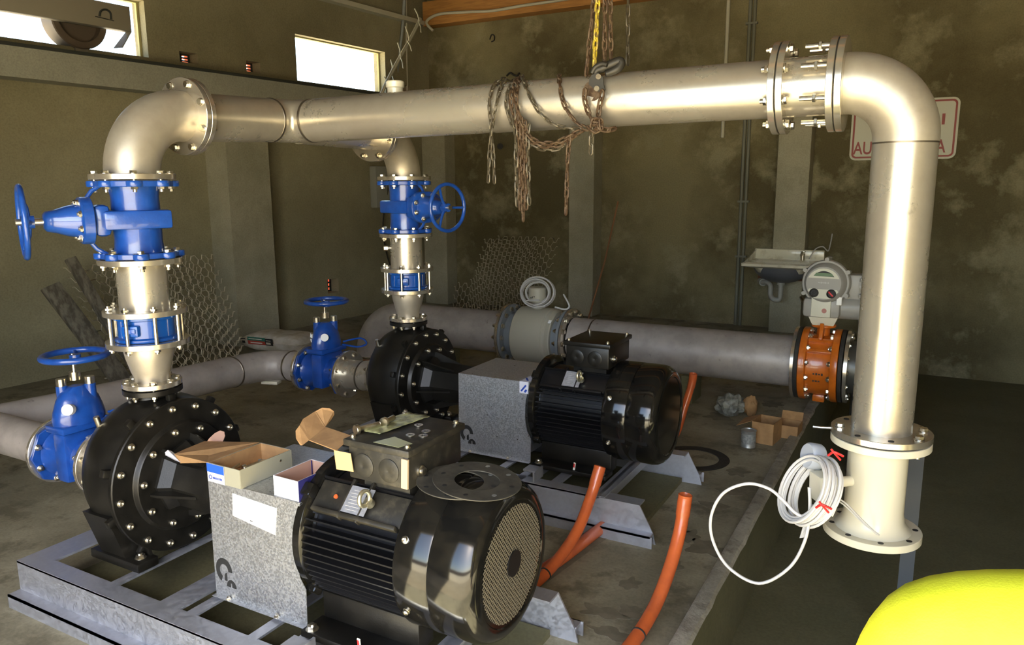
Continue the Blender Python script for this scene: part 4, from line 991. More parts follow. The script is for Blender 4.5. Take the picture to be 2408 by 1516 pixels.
face_poly('display_window', [(.118*math.cos(a), .112*math.sin(a)) for a in A], .151, MT['sign'])
A = [math.radians(q) for q in range(32, 149, 6)]
face_poly('display_bezel', [(.088*math.cos(a), .005+.088*math.sin(a)) for a in A], .1535, MT['ink'])
face_poly('display', [(.072, .055), (.055, .078), (-.055, .078), (-.072, .055), (-.068, .055)][:4], .156, MT['lcd'], lab='green display')
face_poly('knob_panel', [(.10, -.045), (.11, -.06), (.06, -.115), (-.06, -.115), (-.11, -.06), (-.10, -.045)], .151, MT['sign'])
for sg in (-1, 1):
    bm = NB(); add_lathe(bm, [(0, 0), (.034, 0), (.032, .014), (.024, .018), (.022, .012), (0, .012)], X_(sg*.062, -.075, .153), fd, 24); kb = part(hd, 'selector_knob', bm, MT['ink'])
    bm = NB(); c = X_(sg*.062, -.075, .172); add_box(bm, c, (.048, .012, .010), frame(fd, Vector((.7, 0, -.7 if sg > 0 else .7))), .002); part(kb, 'pointer', bm, MT['red'] if sg > 0 else MT['ink'], 'red pointer' if sg > 0 else None)
bm = NB()
for k in range(8): add_box(bm, X_(-.035+.010*k, .005, .1525), (.005 + .004*(k % 3), .006, .001), Fh)
part(hd, 'maker_text', bm, MT['greycable'], smooth=False)
for k in range(6):
    a = 2*PI*(k+.5)/6; bm = NB(); add_cyl(bm, X_(.178*math.cos(a), .178*math.sin(a), .03), X_(.178*math.cos(a), .178*math.sin(a), .09), .016, 12); part(hd, 'clamp_lug', bm, MT['act'])
bm = NB(); add_box(bm, (-.49, LY+.03, 1.03), (.15, .16, .23), None, .02); add_cyl(bm, (-.44, LY, 1.05), (-.36, LY, 1.05), .06, 24); add_box(bm, (-.41, LY-.05, 1.11), (.05, .08, .03), None, .005); add_box(bm, (-.41, LY-.05, .99), (.05, .08, .03), None, .005); add_cyl(bm, (-.665, LY, 1.22), (-.665, LY, 1.27), .018, 12)
part(t, 'motor_housing', bm, MT['act'])

# ------------------------------------------------------------------ chains
def chain(name, pts, m, label, wire=.0036, pitch=.034, width=.022, group=None, cat='chain'):
    """steel chain: interlocked oval links threaded along the path pts"""
    if min(p.y for p in map(Vector, pts)) < HY+.05 and name != 'hoist_chain': pts = [Vector((p[0], p[1]+hy(p[0])-HY, p[2])) for p in pts]
    P = spline(pts, 10); seg = [0]
    for i in range(1, len(P)): seg.append(seg[-1]+(P[i]-P[i-1]).length)
    L = seg[-1]; n = max(2, int(L/pitch)); bm = NB(); j = 0
    def pos(s):
        k = 0
        s = max(0, min(L, s))
        lo, hi = 0, len(seg)-1
        while hi-lo > 1:
            md = (lo+hi)//2
            if seg[md] <= s: lo = md
            else: hi = md
        d = seg[hi]-seg[lo]; f = 0 if d < 1e-9 else (s-seg[lo])/d
        return P[lo].lerp(P[hi], f)
    Lh = pitch/2 + wire*1.1; W = width/2
    for i in range(n):
        a = pos(i*pitch); b = pos((i+1)*pitch); c = (a+b)/2; t = (b-a)
        if t.length < 1e-6: continue
        t.normalize(); ref = Vector((1, -.3, 0)) if abs(t.x) < .8 else Vector((0, 0, 1))
        u = (ref - t*ref.dot(t)).normalized(); v = t.cross(u)
        if i % 2: u = v
        q = .35*math.sin(i*1.7); u = (u*math.cos(q) + t.cross(u)*math.sin(q))
        path = []
        for k in range(12):
            al = 2*PI*k/12
            path.append(c + t*((Lh-W+wire*.0)*(1 if math.cos(al) > 0 else -1)*(0 if abs(math.cos(al)) < .01 else 1) + (W)*math.cos(al)) + u*((W-wire)*math.sin(al)))
        add_tube(bm, path, wire, 5, closed=True)
    return solo(name, bm, m, label, cat, group)
YF_ = HY-RP-.014       # just in front of the header
top = HZR+RP
def on(x, y, Y=YF_): return at(x, y, Y)
tp = lambda x, Y=HY-.02, dz=.014: Vector((on(x, 200, Y).x, Y, hz(on(x, 200, Y).x)+RP+dz))
R_, G_, Y_ = MT['rust'], MT['chain'], MT['yellowchain']
hz_top = 4.5
def hoist(name, x0, y0, xt, m, label, Y, **k):
    a = on(x0, y0, Y); b = on(xt, -70, Y)
    d = b-a; e = a + d*((hz_top-a.z)/d.z)
    return chain(name, [e, (e+a)/2, a], m, label, **k)
hoist('hoist_chain', 1378, 178, 1404, R_, 'leftmost rusty strand of the hoist chains hanging from the roof', HY-.10, pitch=.036, width=.026, wire=.0046)
hoist('hoist_chain', 1396, 178, 1410, Y_, 'hoist chain strand with yellow painted links', HY-.12, pitch=.036, width=.026, wire=.0046)
hoist('hoist_chain', 1421, 175, 1424, R_, 'third rusty strand of the hoist chains from the left', HY-.10, pitch=.036, width=.026, wire=.0046)
hoist('hoist_chain', 1437, 165, 1434, R_, 'fourth rusty strand, rightmost of the four over the hook', HY-.08, pitch=.036, width=.026, wire=.0046)
hoist('hanging_chain', 1476, 170, 1478, G_, 'single galvanized chain hanging alone to the right of the hoist chains', HY+.10, pitch=.040, width=.024, wire=.004)
chain('draped_chain', [on(1172, 430), on(1170, 380), on(1164, 300), on(1160, 240, YF_-.004), on(1170, 205, YF_+.03), tp(1190), tp(1208, HY+.05)], G_, 'leftmost chain over the header, hanging in one straight doubled tail', group=None)
chain('draped_chain', [on(1158, 428), on(1161, 360), on(1166, 300, YF_-.014), on(1178, 240, YF_-.010), on(1186, 210, YF_+.03), tp(1200)], G_, 'second chain from the left, tail hanging beside the leftmost one')
for k, (a, lab) in enumerate(((0, 'outermost of the rusty chains swagged low under the header'), (9, 'middle rusty chain of the low swag under the header'), (19, 'innermost rusty chain of the low swag under the header'))):
    chain('draped_chain', [tp(1216+a*.9, HY+.03, .014+.006*k), on(1204+a, 215, YF_+.02-.006*k), on(1200+a*1.2, 250, YF_-.008*k), on(1212+a*1.3, 292, YF_-.008*k), on(1236+a, 325, YF_-.008*k), on(1272+a*.6, 348-a*.6, YF_-.01*k), on(1318, 350-a*.8, YF_-.01*k), on(1350, 327-a*.5, YF_-.01*k), on(1378, 312-a*.4, YF_-.01*k)], R_ if k else G_, lab, pitch=.034, width=.025, wire=.0046)
for k, (x, y1) in enumerate(((1222, 490), (1229, 508), (1236, 528), (1243, 500), (1250, 488))):
    lab = ('leftmost', 'second', 'longest, middle', 'fourth', 'rightmost')[k] + ' strand of the hanging chain bundle under the header'
    chain('hanging_chain', [on(x-6+k*2, 262+8*k, YF_-.012), on(x-1, 320, YF_-.014), on(x+(k % 2)*2, 410, YF_-.006), on(x+2, y1, YF_-.004)], (G_, R_, R_, R_, G_)[k], lab, pitch=.034, width=.024, wire=.0043)
chain('draped_chain', [tp(1236, HY-.02, .02), on(1242, 200, YF_+.045), on(1256, 232, YF_), on(1278, 268, YF_-.002), on(1310, 294, YF_-.004), on(1345, 302, YF_-.01), on(1385, 306, YF_-.012)], G_, 'thin chain slanting alone across the middle of the header', pitch=.036, width=.022, wire=.0042)
chain('draped_chain', [tp(1321, HY+.0, .014), on(1322, 195, YF_+.04), on(1328, 235, YF_), on(1342, 265, YF_-.004), on(1362, 290, YF_-.006), on(1392, 308, YF_-.012)], R_, 'short chain from the top of the header to the knot, left of the hook block', pitch=.034, width=.024, wire=.0043)
chain('hanging_chain', [on(1345, 322, YF_-.012), on(1340, 380, YF_-.006), on(1338, 460, YF_-.004), on(1335, 522, YF_-.004)], R_, 'single rusty chain hanging straight down below the knot on the left', pitch=.036, width=.024, wire=.0043)
chain('knotted_chain', [on(1381, 212, YF_-.03), on(1379, 235, YF_-.02), on(1386, 258, YF_-.01), on(1393, 275, YF_-.012), on(1402, 290, YF_-.02), on(1418, 288, YF_-.022), on(1412, 300, YF_-.03), on(1396, 300, YF_-.03), on(1398, 285, YF_-.035), on(1412, 280, YF_-.035), on(1422, 296, YF_-.03), on(1402, 310, YF_-.03), on(1388, 298, YF_-.03)], R_, 'rusty chain looped under the hook block and knotted at the pipe underside', pitch=.034, width=.027, wire=.005)
chain('knotted_chain', [on(1421, 215, YF_-.03), on(1416, 245, YF_-.012), on(1410, 268, YF_-.012), on(1420, 284, YF_-.014), on(1408, 305, YF_-.02), on(1420, 310, YF_-.02)], R_, 'rusty chain down the right side of the hook block into the knot', pitch=.034, width=.027, wire=.005)
chain('hanging_chain', [on(1395, 300, YF_-.03), on(1395, 330, YF_-.015), on(1394, 364, YF_-.01)], G_, 'short chain tail below the knot', pitch=.036, width=.026, wire=.0043)
chain('draped_chain', [on(1418, 304, YF_-.02), on(1438, 306, YF_+.0), on(1458, 300, YF_+.04)], R_, 'chain end sticking out right of the knot under the header', pitch=.032, width=.026, wire=.005)
# hook block
t = thing('hook_block', 'black hoist hook block with rusty sheave lying on the header', 'hook block', on(1402, 230, YF_-.03))
Yb = HY-.125
def hb(x, y, Y=Yb): return at(x, y, Y)
bm = NB()
for dy in (-.018, .024): add_prism(bm, [hb(1391, 176, Yb+dy), hb(1407, 171, Yb+dy), hb(1418, 182, Yb+dy), hb(1419, 198, Yb+dy), hb(1423, 212, Yb+dy), hb(1412, 218, Yb+dy), hb(1400, 212, Yb+dy), hb(1390, 203, Yb+dy), hb(1384, 197, Yb+dy), hb(1386, 186, Yb+dy)], (0, .006, 0))
part(t, 'side_plate', bm, MT['castiron'])
bm = NB(); c = hb(1396, 214, Yb+.006); add_lathe(bm, [(0, -.012), (.042, -.012), (.034, -.004), (.034, .004), (.042, .012), (0, .012)], c, (0, 1, 0), 28); part(t, 'sheave', bm, MT['rust'], 'rusty sheave wheel')
for p in ((1407, 180), (1403, 208)):
    bm = NB(); add_cyl(bm, hb(*p, Yb-.026), hb(*p, Yb+.03), .011, 14); part(t, 'rivet', bm, MT['chain'])
bm = NB(); hk = [hb(1400, 176, Yb), hb(1404, 166, Yb), hb(1418, 160, Yb+.01), hb(1440, 150, Yb+.02), hb(1456, 144, Yb+.03), hb(1460, 150, Yb+.03), hb(1452, 162, Yb+.02), hb(1436, 170, Yb+.01), hb(1424, 174, Yb)]
hs_ = spline(hk, 6); add_tube(bm, hs_, .012, 12, radii=[.012+.007*math.sin(PI*i/(len(hs_)-1)) for i in range(len(hs_))]); part(t, 'hook', bm, MT['castiron'])
bm = NB(); add_tube(bm, spline([hb(1392, 172, Yb-.01), hb(1400, 158, Yb-.01), hb(1416, 150, Yb-.01), hb(1428, 153, Yb-.01)], 6), .010, 10); part(t, 'safety_latch', bm, MT['castiron'])

# ------------------------------------------------------------------ back wall fittings
def conduit(name, pts, r, m, label, group=None, cat='conduit'):
    bm = NB(); add_tube(bm, pts, r, 12); return solo(name, bm, m, label, cat, group)
conduit('conduit', [(-2.425, 9.975, 2.40), (-2.42, 9.975, 4.1)], .022, MT['paleconduit'], 'pale conduit ending in mid-wall, above and below the header')
conduit('conduit', [(-2.155, 9.97, -.3), (-2.15, 9.97, 4.1)], .022, MT['conduit'], 'left one of two full-height conduits on the back wall')
conduit('conduit', [(-2.098, 9.97, -.3), (-2.095, 9.97, 4.1)], .020, MT['conduit'], 'right one of two full-height conduits on the back wall')
for z in (.9, 1.6, 3.75):
    bm = NB(); add_box(bm, (-2.125, 9.965, z), (.14, .05, .025)); solo('conduit_clip', bm, MT['conduit'], {.9: 'conduit clip low on the twin conduits', 1.6: 'conduit clip above sink height on the twin conduits', 3.75: 'top conduit clip near the timber, on the twin conduits'}[z], 'clip', smooth=False)
bm = NB()
pts = spline([at(1018, 72, 9.72), at(1003, 55, 9.70), at(1012, 42, 9.70), at(1040, 32, 9.70), at(1100, 28, 9.74), at(1160, 25, 9.745), at(1230, 13, 9.745), at(1300, 3, 9.745), at(1380, -10, 9.745), at(1500, -25, 9.745)], 8)
add_tube(bm, pts, .020, 10); solo('ceiling_cable', bm, MT['paleconduit'], 'pale cable running along the orange timber at the top', 'cable')
bm = NB(); b0 = [at(988, 45, 9.3), at(968, 85, 9.0), at(940, 135, 8.7), at(916, 180, 8.4), at(896, 222, 8.2)]
for k in range(4):
    o = Vector((.016*math.cos(k*1.6), .0, .016*math.sin(k*1.6))); add_tube(bm, spline([p+o for p in b0], 6), .014, 7)
tb_ = solo('cable_bundle', bm, MT['paleconduit'], 'pale cable bundle slanting down past the right window', 'cable')
for k, (a, b) in enumerate((((986, 50), (975, 20)), ((984, 50), (990, 76)), ((962, 96), (953, 62)), ((958, 96), (968, 120)), ((942, 133), (935, 100)), ((941, 133), (948, 160)), ((922, 170), (919, 140)), ((920, 172), (926, 200)), ((908, 196), (904, 180)), ((905, 200), (920, 222)))):
    bm = NB(); add_tube(bm, [at(*a, 8.55), at((a[0]+b[0])/2+2, (a[1]+b[1])/2, 8.53), at(*b, 8.5)], .008, 6)
    part(tb_, 'zip_tie', bm, MT['paleconduit'])
conduit('conduit', spline([at(953, -40, 9.3), at(947, 60, 9.35), at(940, 118, 9.35), at(934, 165, 9.3), at(928, 222, 9.3)], 6), .022, mat('blue_grey_conduit', (.30, .33, .33), .5), 'blue-grey drooping conduit left of the room corner')
conduit('conduit', [at(955, -10, 9.5), at(956, 100, 9.5), at(958, 225, 9.5)], .013, MT['paleconduit'], 'thin straight conduit nearest the room corner')
# black wire from the grey box
q = lambda u, v, e: Vector((-7.72+.077*u, u, v)) + LN*e
bm = NB(); Rl = Matrix((LN, LD, Vector((0, 0, 1)))).transposed(); add_box(bm, q(8.83, 1.81, .062), (.12, .42, .58), Rl, .01); t = solo('junction_box', bm, MT['box_grey'], 'grey wall box behind the middle riser', 'electrical box')
bm = NB(); add_tube(bm, spline([q(8.86, 2.9, .02), q(8.85, 2.4, .13), q(8.87, 1.9, .135), q(8.80, 1.3, .06), q(8.85, .9, .05), q(8.98, .55, .05), q(9.1, .30, .05)], 8), .010, 8); solo('black_wire', bm, MT['rubber'], 'black wire hanging down past the grey wall box', 'wire')
# wall marks: hook and holes
bm = NB(); add_tube(bm, spline([at(1152, 92, 9.97), at(1156, 82, 9.9), at(1162, 84, 9.9), at(1162, 94, 9.93), at(1156, 98, 9.95)], 5), .010, 7); solo('wall_hook', bm, MT['castiron'], 'small rusty hook high on the back wall, left', 'hook')
bm = NB(); add_cyl(bm, at(1176, 344, 9.98), at(1176, 344, 9.94), .045, 24); solo('pipe_stub', bm, MT['rubber'], 'black round pipe end in the back wall, beside the leftmost chain', 'pipe')
bm = NB(); add_tube(bm, spline([at(1192, 178, 9.97), at(1200, 171, 9.93), at(1208, 176, 9.93), at(1216, 178, 9.93), at(1222, 171, 9.95)], 5), .014, 7); solo('wall_hook', bm, MT['castiron'], 'wavy dark bracket on the back wall just above the draped chains', 'hook')

# expanded metal sheets
def exp_mesh(o, ux, vz, W, Hh, label, pitch=(.085, .036), bow=0.0, nrm=(0, -1, 0), cut=None, thick=.005):
    """sheet of expanded metal: staggered diamonds of flat strands"""
    bm = NB(); o = Vector(o); ux = Vector(ux).normalized(); vz = Vector(vz).normalized(); nn = Vector(nrm)
    pw, ph = pitch; nx = int(W/pw); ny = int(Hh/ph)
    def P(u, v):
        b = bow*math.sin(PI*min(1, max(0, v/Hh)))
        return o + ux*u + vz*v + nn*(b + .02*math.sin(u*9+v*4))
    for j in range(ny):
        for i in range(nx):
            u0 = i*pw + (pw/2 if j % 2 else 0); v0 = j*ph
            if cut and not cut(u0/W, v0/Hh): continue
            for su in (-1, 1):
                a = P(u0, v0); m1 = P(u0+su*pw*.16, v0); b = P(u0+su*pw*.34, v0+ph); c = P(u0+su*pw*.5, v0+ph)
                d = nn*thick; e = vz*.0048
                pp = [a, m1, b, c]
                for q0, q1 in zip(pp[:-1], pp[1:]):
                    vs = [bm.verts.new(x) for x in (q0-e+d, q1-e+d, q1+e-d, q0+e-d)]
                    bm.faces.new(vs)
    ob = solo('expanded_metal_sheet', bm, MT['mesh'], label, 'metal mesh', smooth=False)
    sm = ob.modifiers.new('solid', 'SOLIDIFY'); sm.thickness = .003
    return ob
exp_mesh((-6.20, 9.45, .02), (1, 0, 0), (.06, .33, 1), 1.62, 1.14, 'expanded metal sheet leaning on the back wall above the low pipe', (.125, .062), .03, (0, -1, .3), lambda u, v: (u > .05+.25*v or v < .3) and u < .97)
exp_mesh((-5.98, 9.25, .02), (1, 0, 0), (.02, .45, 1), 1.30, 1.12, 'second expanded metal sheet leaning in front of the first on the back wall', (.125, .062), .05, (0, -1, .3), lambda u, v: u > .12 and (u+v*.2 < .98))
Wm = exp_mesh((-6.30, 4.05, .02), (-.05, 1, 0), (-.42, 0, 1), 1.62, 1.20, 'expanded metal sheet leaning on the left wall behind the near riser', (.15, .048), .04, (1, 0, .3), lambda u, v: u+.25*v < 1.0)
exp_mesh((-6.42, 4.35, .02), (-.05, 1, 0), (-.36, .0, 1), 1.45, 1.16, 'second expanded metal sheet behind the near riser, closer to the wall', (.15, .048), .02, (1, 0, .3))
# leaning planks
for k, (a, b, wd, lab) in enumerate((((208, 900), (197, 690), .16, 'broad mottled plank leaning at the far left behind the near valve'), ((262, 900), (222, 618), .09, 'narrow dark plank leaning right of the broad one on the left wall'))):
    A = atZ(a[0], a[1], .03); A = at(a[0], a[1], 4.3); A.z = .02; B = at(b[0], b[1], 4.25)
    A = Vector((-6.05, 4.02+.16*k, .05)); B = Vector((-6.60, 3.74+.20*k, 1.0+.22*k))
    bm = NB(); add_beam(bm, A, B, wd, .05, (1, 0, 0), .004); solo('plank', bm, MT['plank'], lab, 'plank')
bm = NB(); add_tube(bm, [(-4.02, 9.45, .02), (-3.86, 9.62, .8), (-3.70, 9.66, 1.60)], .012, 8); solo('rusty_rod', bm, mat('rusty_rod', (.30, .14, .06), .7), 'thin rusty rod leaning beside the middle back wall column', 'rod')
# cement bag
t = thing('cement_bag', 'printed paper cement bag lying on the floor behind the suction manifold', 'bag', (-6.35, 6.25, 0))
bm = NB(); bmesh.ops.create_grid(bm, x_segments=26, y_segments=14, size=.5)
top_ = list(bm.verts)
geo = bmesh.ops.extrude_face_region(bm, geom=bm.faces[:])['geom']
for v in [g for g in geo if isinstance(g, bmesh.types.BMVert)]: v.co.z = -1
for v in bm.verts:
    u, w_ = v.co.x*2, v.co.y*2; e = (1-abs(u)**5)*(1-abs(w_)**4)
    top__ = v.co.z > -.5
    zz = .12 + (.085*e**.5 + .012*noise.noise(Vector((u*3, w_*3, 1)))*e) * (1 if top__ else -1.4)
    c = math.cos(.12); s_ = math.sin(.12); xx, yy = u*.42, w_*.24
    v.co = Vector((-6.36+xx*c-yy*s_, 6.12+xx*s_+yy*c, max(.003, zz)))
part(t, 'bag', bm, MT['bag'], ang=60)
def bagprint(x0, x1, z0, z1, m, nm, dy=0):
    bm = NB(); n = 8
    r = []
    for i in range(n+1):
        x = x0+(x1-x0)*i/n
        r.append([bm.verts.new((x, 5.872+(x+6.36)*.12-.012+dy-.0+.03*((z-.10)/.09)**2*(1), z*1.15+.045)) for z in (z0, (z0+z1)/2, z1)])
    for i in range(n):
        for q_ in range(2): bm.faces.new((r[i][q_], r[i+1][q_], r[i+1][q_+1], r[i][q_+1]))
    o = part(t, nm, bm, m, smooth=False); sm = o.modifiers.new('s', 'SOLIDIFY'); sm.thickness = .002
bagprint(-6.60, -6.36, .083, .118, MT['baggreen'], 'green_band'); bagprint(-6.60, -6.36, .045, .082, MT['bagred'], 'red_band'); bagprint(-6.36, -6.26, .045, .112, MT['ink'], 'black_panel'); bagprint(-6.68, -6.64, .05, .075, MT['ink'], 'black_mark'); bagprint(-6.69, -6.63, .09, .10, MT['ink'], 'small_print')
bagprint(-6.58, -6.40, .097, .104, MT['bag'], 'band_text', -.003); bagprint(-6.56, -6.40, .058, .068, MT['bag'], 'band_text', -.003); bagprint(-6.345, -6.285, .055, .075, MT['bag'], 'panel_picture', -.003); bagprint(-6.345, -6.28, .09, .095, MT['bag'], 'panel_text', -.003)
# sink on brackets
t = thing('wash_basin', 'old stained white wash basin on the back wall with dark bowl and trap', 'sink', (-1.55, 9.6, .8))
bm = NB()
def rr_ring(x0, x1, y0, y1, z, n=10, r=.05):
    o = []
    for cx_, cy_, a0 in ((x1-r, y1-r, 0), (x0+r, y1-r, 90), (x0+r, y0+r, 180), (x1-r, y0+r, 270)):
        for k in range(n+1):
            a = math.radians(a0+90*k/n); o.append(bm.verts.new((cx_+r*math.cos(a), cy_+r*math.sin(a), z)))
    return o
rg = [rr_ring(-1.92, -1.12, 9.42, 9.94, .815), rr_ring(-2.00, -1.12, 9.36, 9.96, .835), rr_ring(-2.00, -1.12, 9.36, 9.97, .865), rr_ring(-1.97, -1.15, 9.39, 9.95, .880), rr_ring(-1.90, -1.22, 9.44, 9.84, .86), rr_ring(-1.82, -1.30, 9.50, 9.80, .72, r=.12), rr_ring(-1.70, -1.42, 9.58, 9.74, .68, r=.07)]
for i in range(len(rg)-1):
    n_ = len(rg[i])
    for k_ in range(n_): bm.faces.new((rg[i][k_], rg[i][(k_+1) % n_], rg[i+1][(k_+1) % n_], rg[i+1][k_]))
bm.faces.new(rg[-1]); part(t, 'basin', bm, MT['ceramic'])
bm = NB(); add_bb(bm, (-1.95, 9.93, .87), (-1.12, 9.98, 1.0), .01)
add_prism(bm, [(-1.97, 9.42, .875), (-1.95, 9.95, .875), (-1.90, 9.97, .99), (-1.94, 9.93, .99)], (.012, 0, 0)); part(t, 'splashback', bm, MT['ceramic'])
bm = NB(); rg = []
for k_ in range(7):
    a = PI/2*k_/6; rg.append([bm.verts.new((-1.56+.34*math.cos(a)*math.cos(q_), 9.64+.22*math.cos(a)*math.sin(q_), .825-.20*math.sin(a))) for q_ in [2*PI*j/36 for j in range(36)]])
for i in range(6):
    for k_ in range(36): bm.faces.new((rg[i][k_], rg[i][(k_+1) % 36], rg[i+1][(k_+1) % 36], rg[i+1][k_]))
part(t, 'bowl', bm, MT['bowl'], 'dark rounded bowl underside')
bm = NB(); add_tube(bm, spline([(-1.56, 9.64, .64), (-1.56, 9.64, .50), (-1.57, 9.64, .43), (-1.63, 9.64, .42), (-1.68, 9.66, .47), (-1.69, 9.68, .58), (-1.74, 9.72, .61), (-1.82, 9.80, .60), (-1.86, 9.96, .60)], 7), .030, 14)
add_cyl(bm, (-1.56, 9.64, .60), (-1.56, 9.64, .65), .045, 18); add_cyl(bm, (-1.80, 9.78, .60), (-1.85, 9.9, .60), .045, 18); part(t, 'trap', bm, MT['greyplastic'])
bm = NB(); add_cyl(bm, (-1.36, 9.86, .88), (-1.36, 9.86, .96), .025, 14); add_tube(bm, spline([(-1.36, 9.86, .95), (-1.36, 9.82, .975), (-1.36, 9.74, .955)], 5), .016, 10); add_box(bm, (-1.36, 9.86, .985), (.05, .05, .02), None, .006); part(t, 'tap', bm, MT['bolt'])
bm = NB(); add_bb(bm, (-1.90, 9.95, .62), (-1.15, 9.985, .80)); part(t, 'backing_board', bm, mat('brown_board', (.16, .065, .03), .8), 'reddish brown backing board', smooth=False)
for x in (-1.80, -1.28):
    bm = NB(); add_bb(bm, (x, 9.55, .80), (x+.03, 9.94, .812)); add_bb(bm, (x, 9.935, .66), (x+.03, 9.947, .81)); part(t, 'bracket', bm, MT['box_grey'], smooth=False)
bm = NB(); add_tube(bm, spline([(-1.28, 9.86, .90), (-1.22, 9.86, 1.02), (-1.14, 9.88, 1.05), (-1.08, 9.9, 1.0), (-1.06, 9.92, 1.08), (-1.05, 9.95, 1.2)], 7), .007, 7); part(t, 'water_hose', bm, MT['greycable'])
bm = NB(); add_tube(bm, [(-1.36, 9.9, .43), (-1.33, 9.85, .40), (-1.30, 9.84, .38)], .018, 10); part(t, 'angle_valve', bm, MT['bolt'])
t.location = (-1.55+.045, 9.6-.27, .8+.035); t.scale = (.97, 1, 1)
# sign
t = thing('wall_sign', 'white wall sign with red border and letters, half hidden by the right riser', 'sign', (-.4, 9.98, 2.1))
def rrect(x0, x1, z0, z1, r, y, n=6):
    o = []
    for cx_, cz_, a0 in ((x1-r, z1-r, 0), (x0+r, z1-r, 90), (x0+r, z0+r, 180), (x1-r, z0+r, 270)):
        for k_ in range(n+1):
            a = math.radians(a0+90*k_/n); o.append(Vector((cx_+r*math.cos(a), y, cz_+r*math.sin(a))))
    return o
SX0, SX1, SZ0, SZ1 = -.925, .17, 2.085, 2.755
bm = NB(); add_prism(bm, rrect(SX0, SX1, SZ0, SZ1, .07, 9.99), (0, -.006, 0)); part(t, 'board', bm, MT['sign'], smooth=False)
bm = NB(); A_ = rrect(SX0+.022, SX1-.022, SZ0+.022, SZ1-.022, .05, 9.9835); B_ = rrect(SX0+.042, SX1-.042, SZ0+.042, SZ1-.042, .035, 9.9835)
va = [bm.verts.new(p) for p in A_]; vb = [bm.verts.new(p) for p in B_]
va2 = [bm.verts.new(p-Vector((0, .0015, 0))) for p in A_]; vb2 = [bm.verts.new(p-Vector((0, .0015, 0))) for p in B_]
for k_ in range(len(va)):
    j = (k_+1) % len(va); bm.faces.new((va2[k_], va2[j], vb2[j], vb2[k_])); bm.faces.new((va[k_], va[j], va2[j], va2[k_])); bm.faces.new((vb[k_], vb[j], vb2[j], vb2[k_]))
part(t, 'border', bm, MT['inkred'], smooth=False)
def text(par, s, p, size, m, xdir=(1, 0, 0), zdir=(0, 0, 1), name='lettering', ext=.001, sx=1.0):
    cu = bpy.data.curves.new('tmp_text', 'FONT'); cu.body = s; cu.size = size; cu.extrude = ext; cu.offset = size*.012
    o = bpy.data.objects.new('tmp_text', cu); COL.objects.link(o)
    dg = bpy.context.evaluated_depsgraph_get(); me = bpy.data.meshes.new_from_object(o.evaluated_get(dg))
    bpy.data.objects.remove(o)
    xd = Vector(xdir).normalized(); zd = Vector(zdir).normalized(); nd_ = xd.cross(zd)
    Mx = Matrix((xd*sx, zd, nd_)).transposed().to_4x4(); me.transform(Mx); me.transform(Matrix.Translation(Vector(p)-root_loc(par)))
    me.name = name; me.materials.clear(); me.materials.append(m)
    ob = bpy.data.objects.new(name, me); COL.objects.link(ob); ob.parent = par; return ob
text(t, 'AU', (-.885, 9.982, 2.155), .205, MT['inkred'], sx=.72)
text(t, 'A', (-.035, 9.982, 2.155), .205, MT['inkred'], sx=.72)
bm = NB(); add_box(bm, (.02, 9.982, 2.52), (.03, .002, .12)); part(t, 'letter_fragment', bm, MT['inkred'], smooth=False)

# ------------------------------------------------------------------ fan at the left window
t = thing('exhaust_fan', 'beige box fan with round drum mounted in the top left window', 'fan', q(4.4, 3.15, .1))
bm = NB(); add_lathe(bm, [(.20, -.10), (.255, -.10), (.265, -.09), (.265, .09), (.255, .10), (.20, .10), (.20, .02), (0, .02)], q(4.72, 3.41, -.06), LN, 48); part(t, 'drum', bm, mat('brown_fan_drum', (.12, .09, .065), .6, .2))
bm = NB(); Rl = Matrix((LN, LD, Vector((0, 0, 1)))).transposed()
add_box(bm, q(4.55, 3.475, .12), (.10, 1.22, .235), Rl, .006); add_prism(bm, [q(5.16, 3.36, .07), q(5.16, 3.36, .17), q(5.05, 3.19, .17), q(5.02, 3.19, .07)], LD*(-.012)); part(t, 'motor_box', bm, MT['fanbody'])
bm = NB(); add_tube(bm, spline([q(4.84, 3.45, .175), q(4.86, 3.50, .177), q(4.91, 3.52, .177), q(4.95, 3.50, .177), q(4.955, 3.44, .175)], 5), .010, 6); part(t, 'cable_slot', bm, MT['ledge'], smooth=False)
bm = NB(); add_beam(bm, q(4.80, 3.44, .175), q(4.98, 3.43, .175), .006, .006); add_beam(bm, q(4.98, 3.43, .175), q(4.98, 3.54, .175), .006, .006); part(t, 'panel_seam', bm, MT['ledge'], smooth=False)
bm = NB(); add_beam(bm, q(4.72, 3.09, .0), q(4.72, 3.2, .0), .12, .05, LN); part(t, 'mount', bm, MT['fanbody'], smooth=False)

# ------------------------------------------------------------------ orange drain pipes
def pvc(pts, r, label, open_top=True, ring=None):
    P = spline(pts, 10); t = thing('drain_pipe', label, 'pipe', P[0]-Vector((0, 0, r)))
    bm = NB(); n = len(P); L = 0; rad = []
    cum = [0]
    for i in range(1, n): cum.append(cum[-1]+(P[i]-P[i-1]).length)
    for c_ in cum: rad.append(r*(1.10 if (open_top and cum[-1]-c_ < .10) else 1.0))
    add_tube(bm, P, r, 28, caps=False, radii=rad)
    # inner wall and lip
    if open_top:
        d = (P[-1]-P[-2]).normalized(); add_lathe(bm, [(rad[-1], 0), (rad[-1]-.003, .0015), (rad[-1]-.004, -.001), (rad[-1]-.004, -.10), (0, -.10)], P[-1], d, 28)
    part(t, 'pipe', bm, MT['pvc'])
    if ring is not None:
        i = int(ring*(n-1)); d = (P[min(i+1, n-1)]-P[i-1]).normalized(); bm = NB(); add_lathe(bm, [(r-.001, -.004), (r+.003, -.003), (r+.003, .003), (r-.001, .004)], P[i], d, 28); part(t, 'seal_ring', bm, MT['rubber'])
    return t
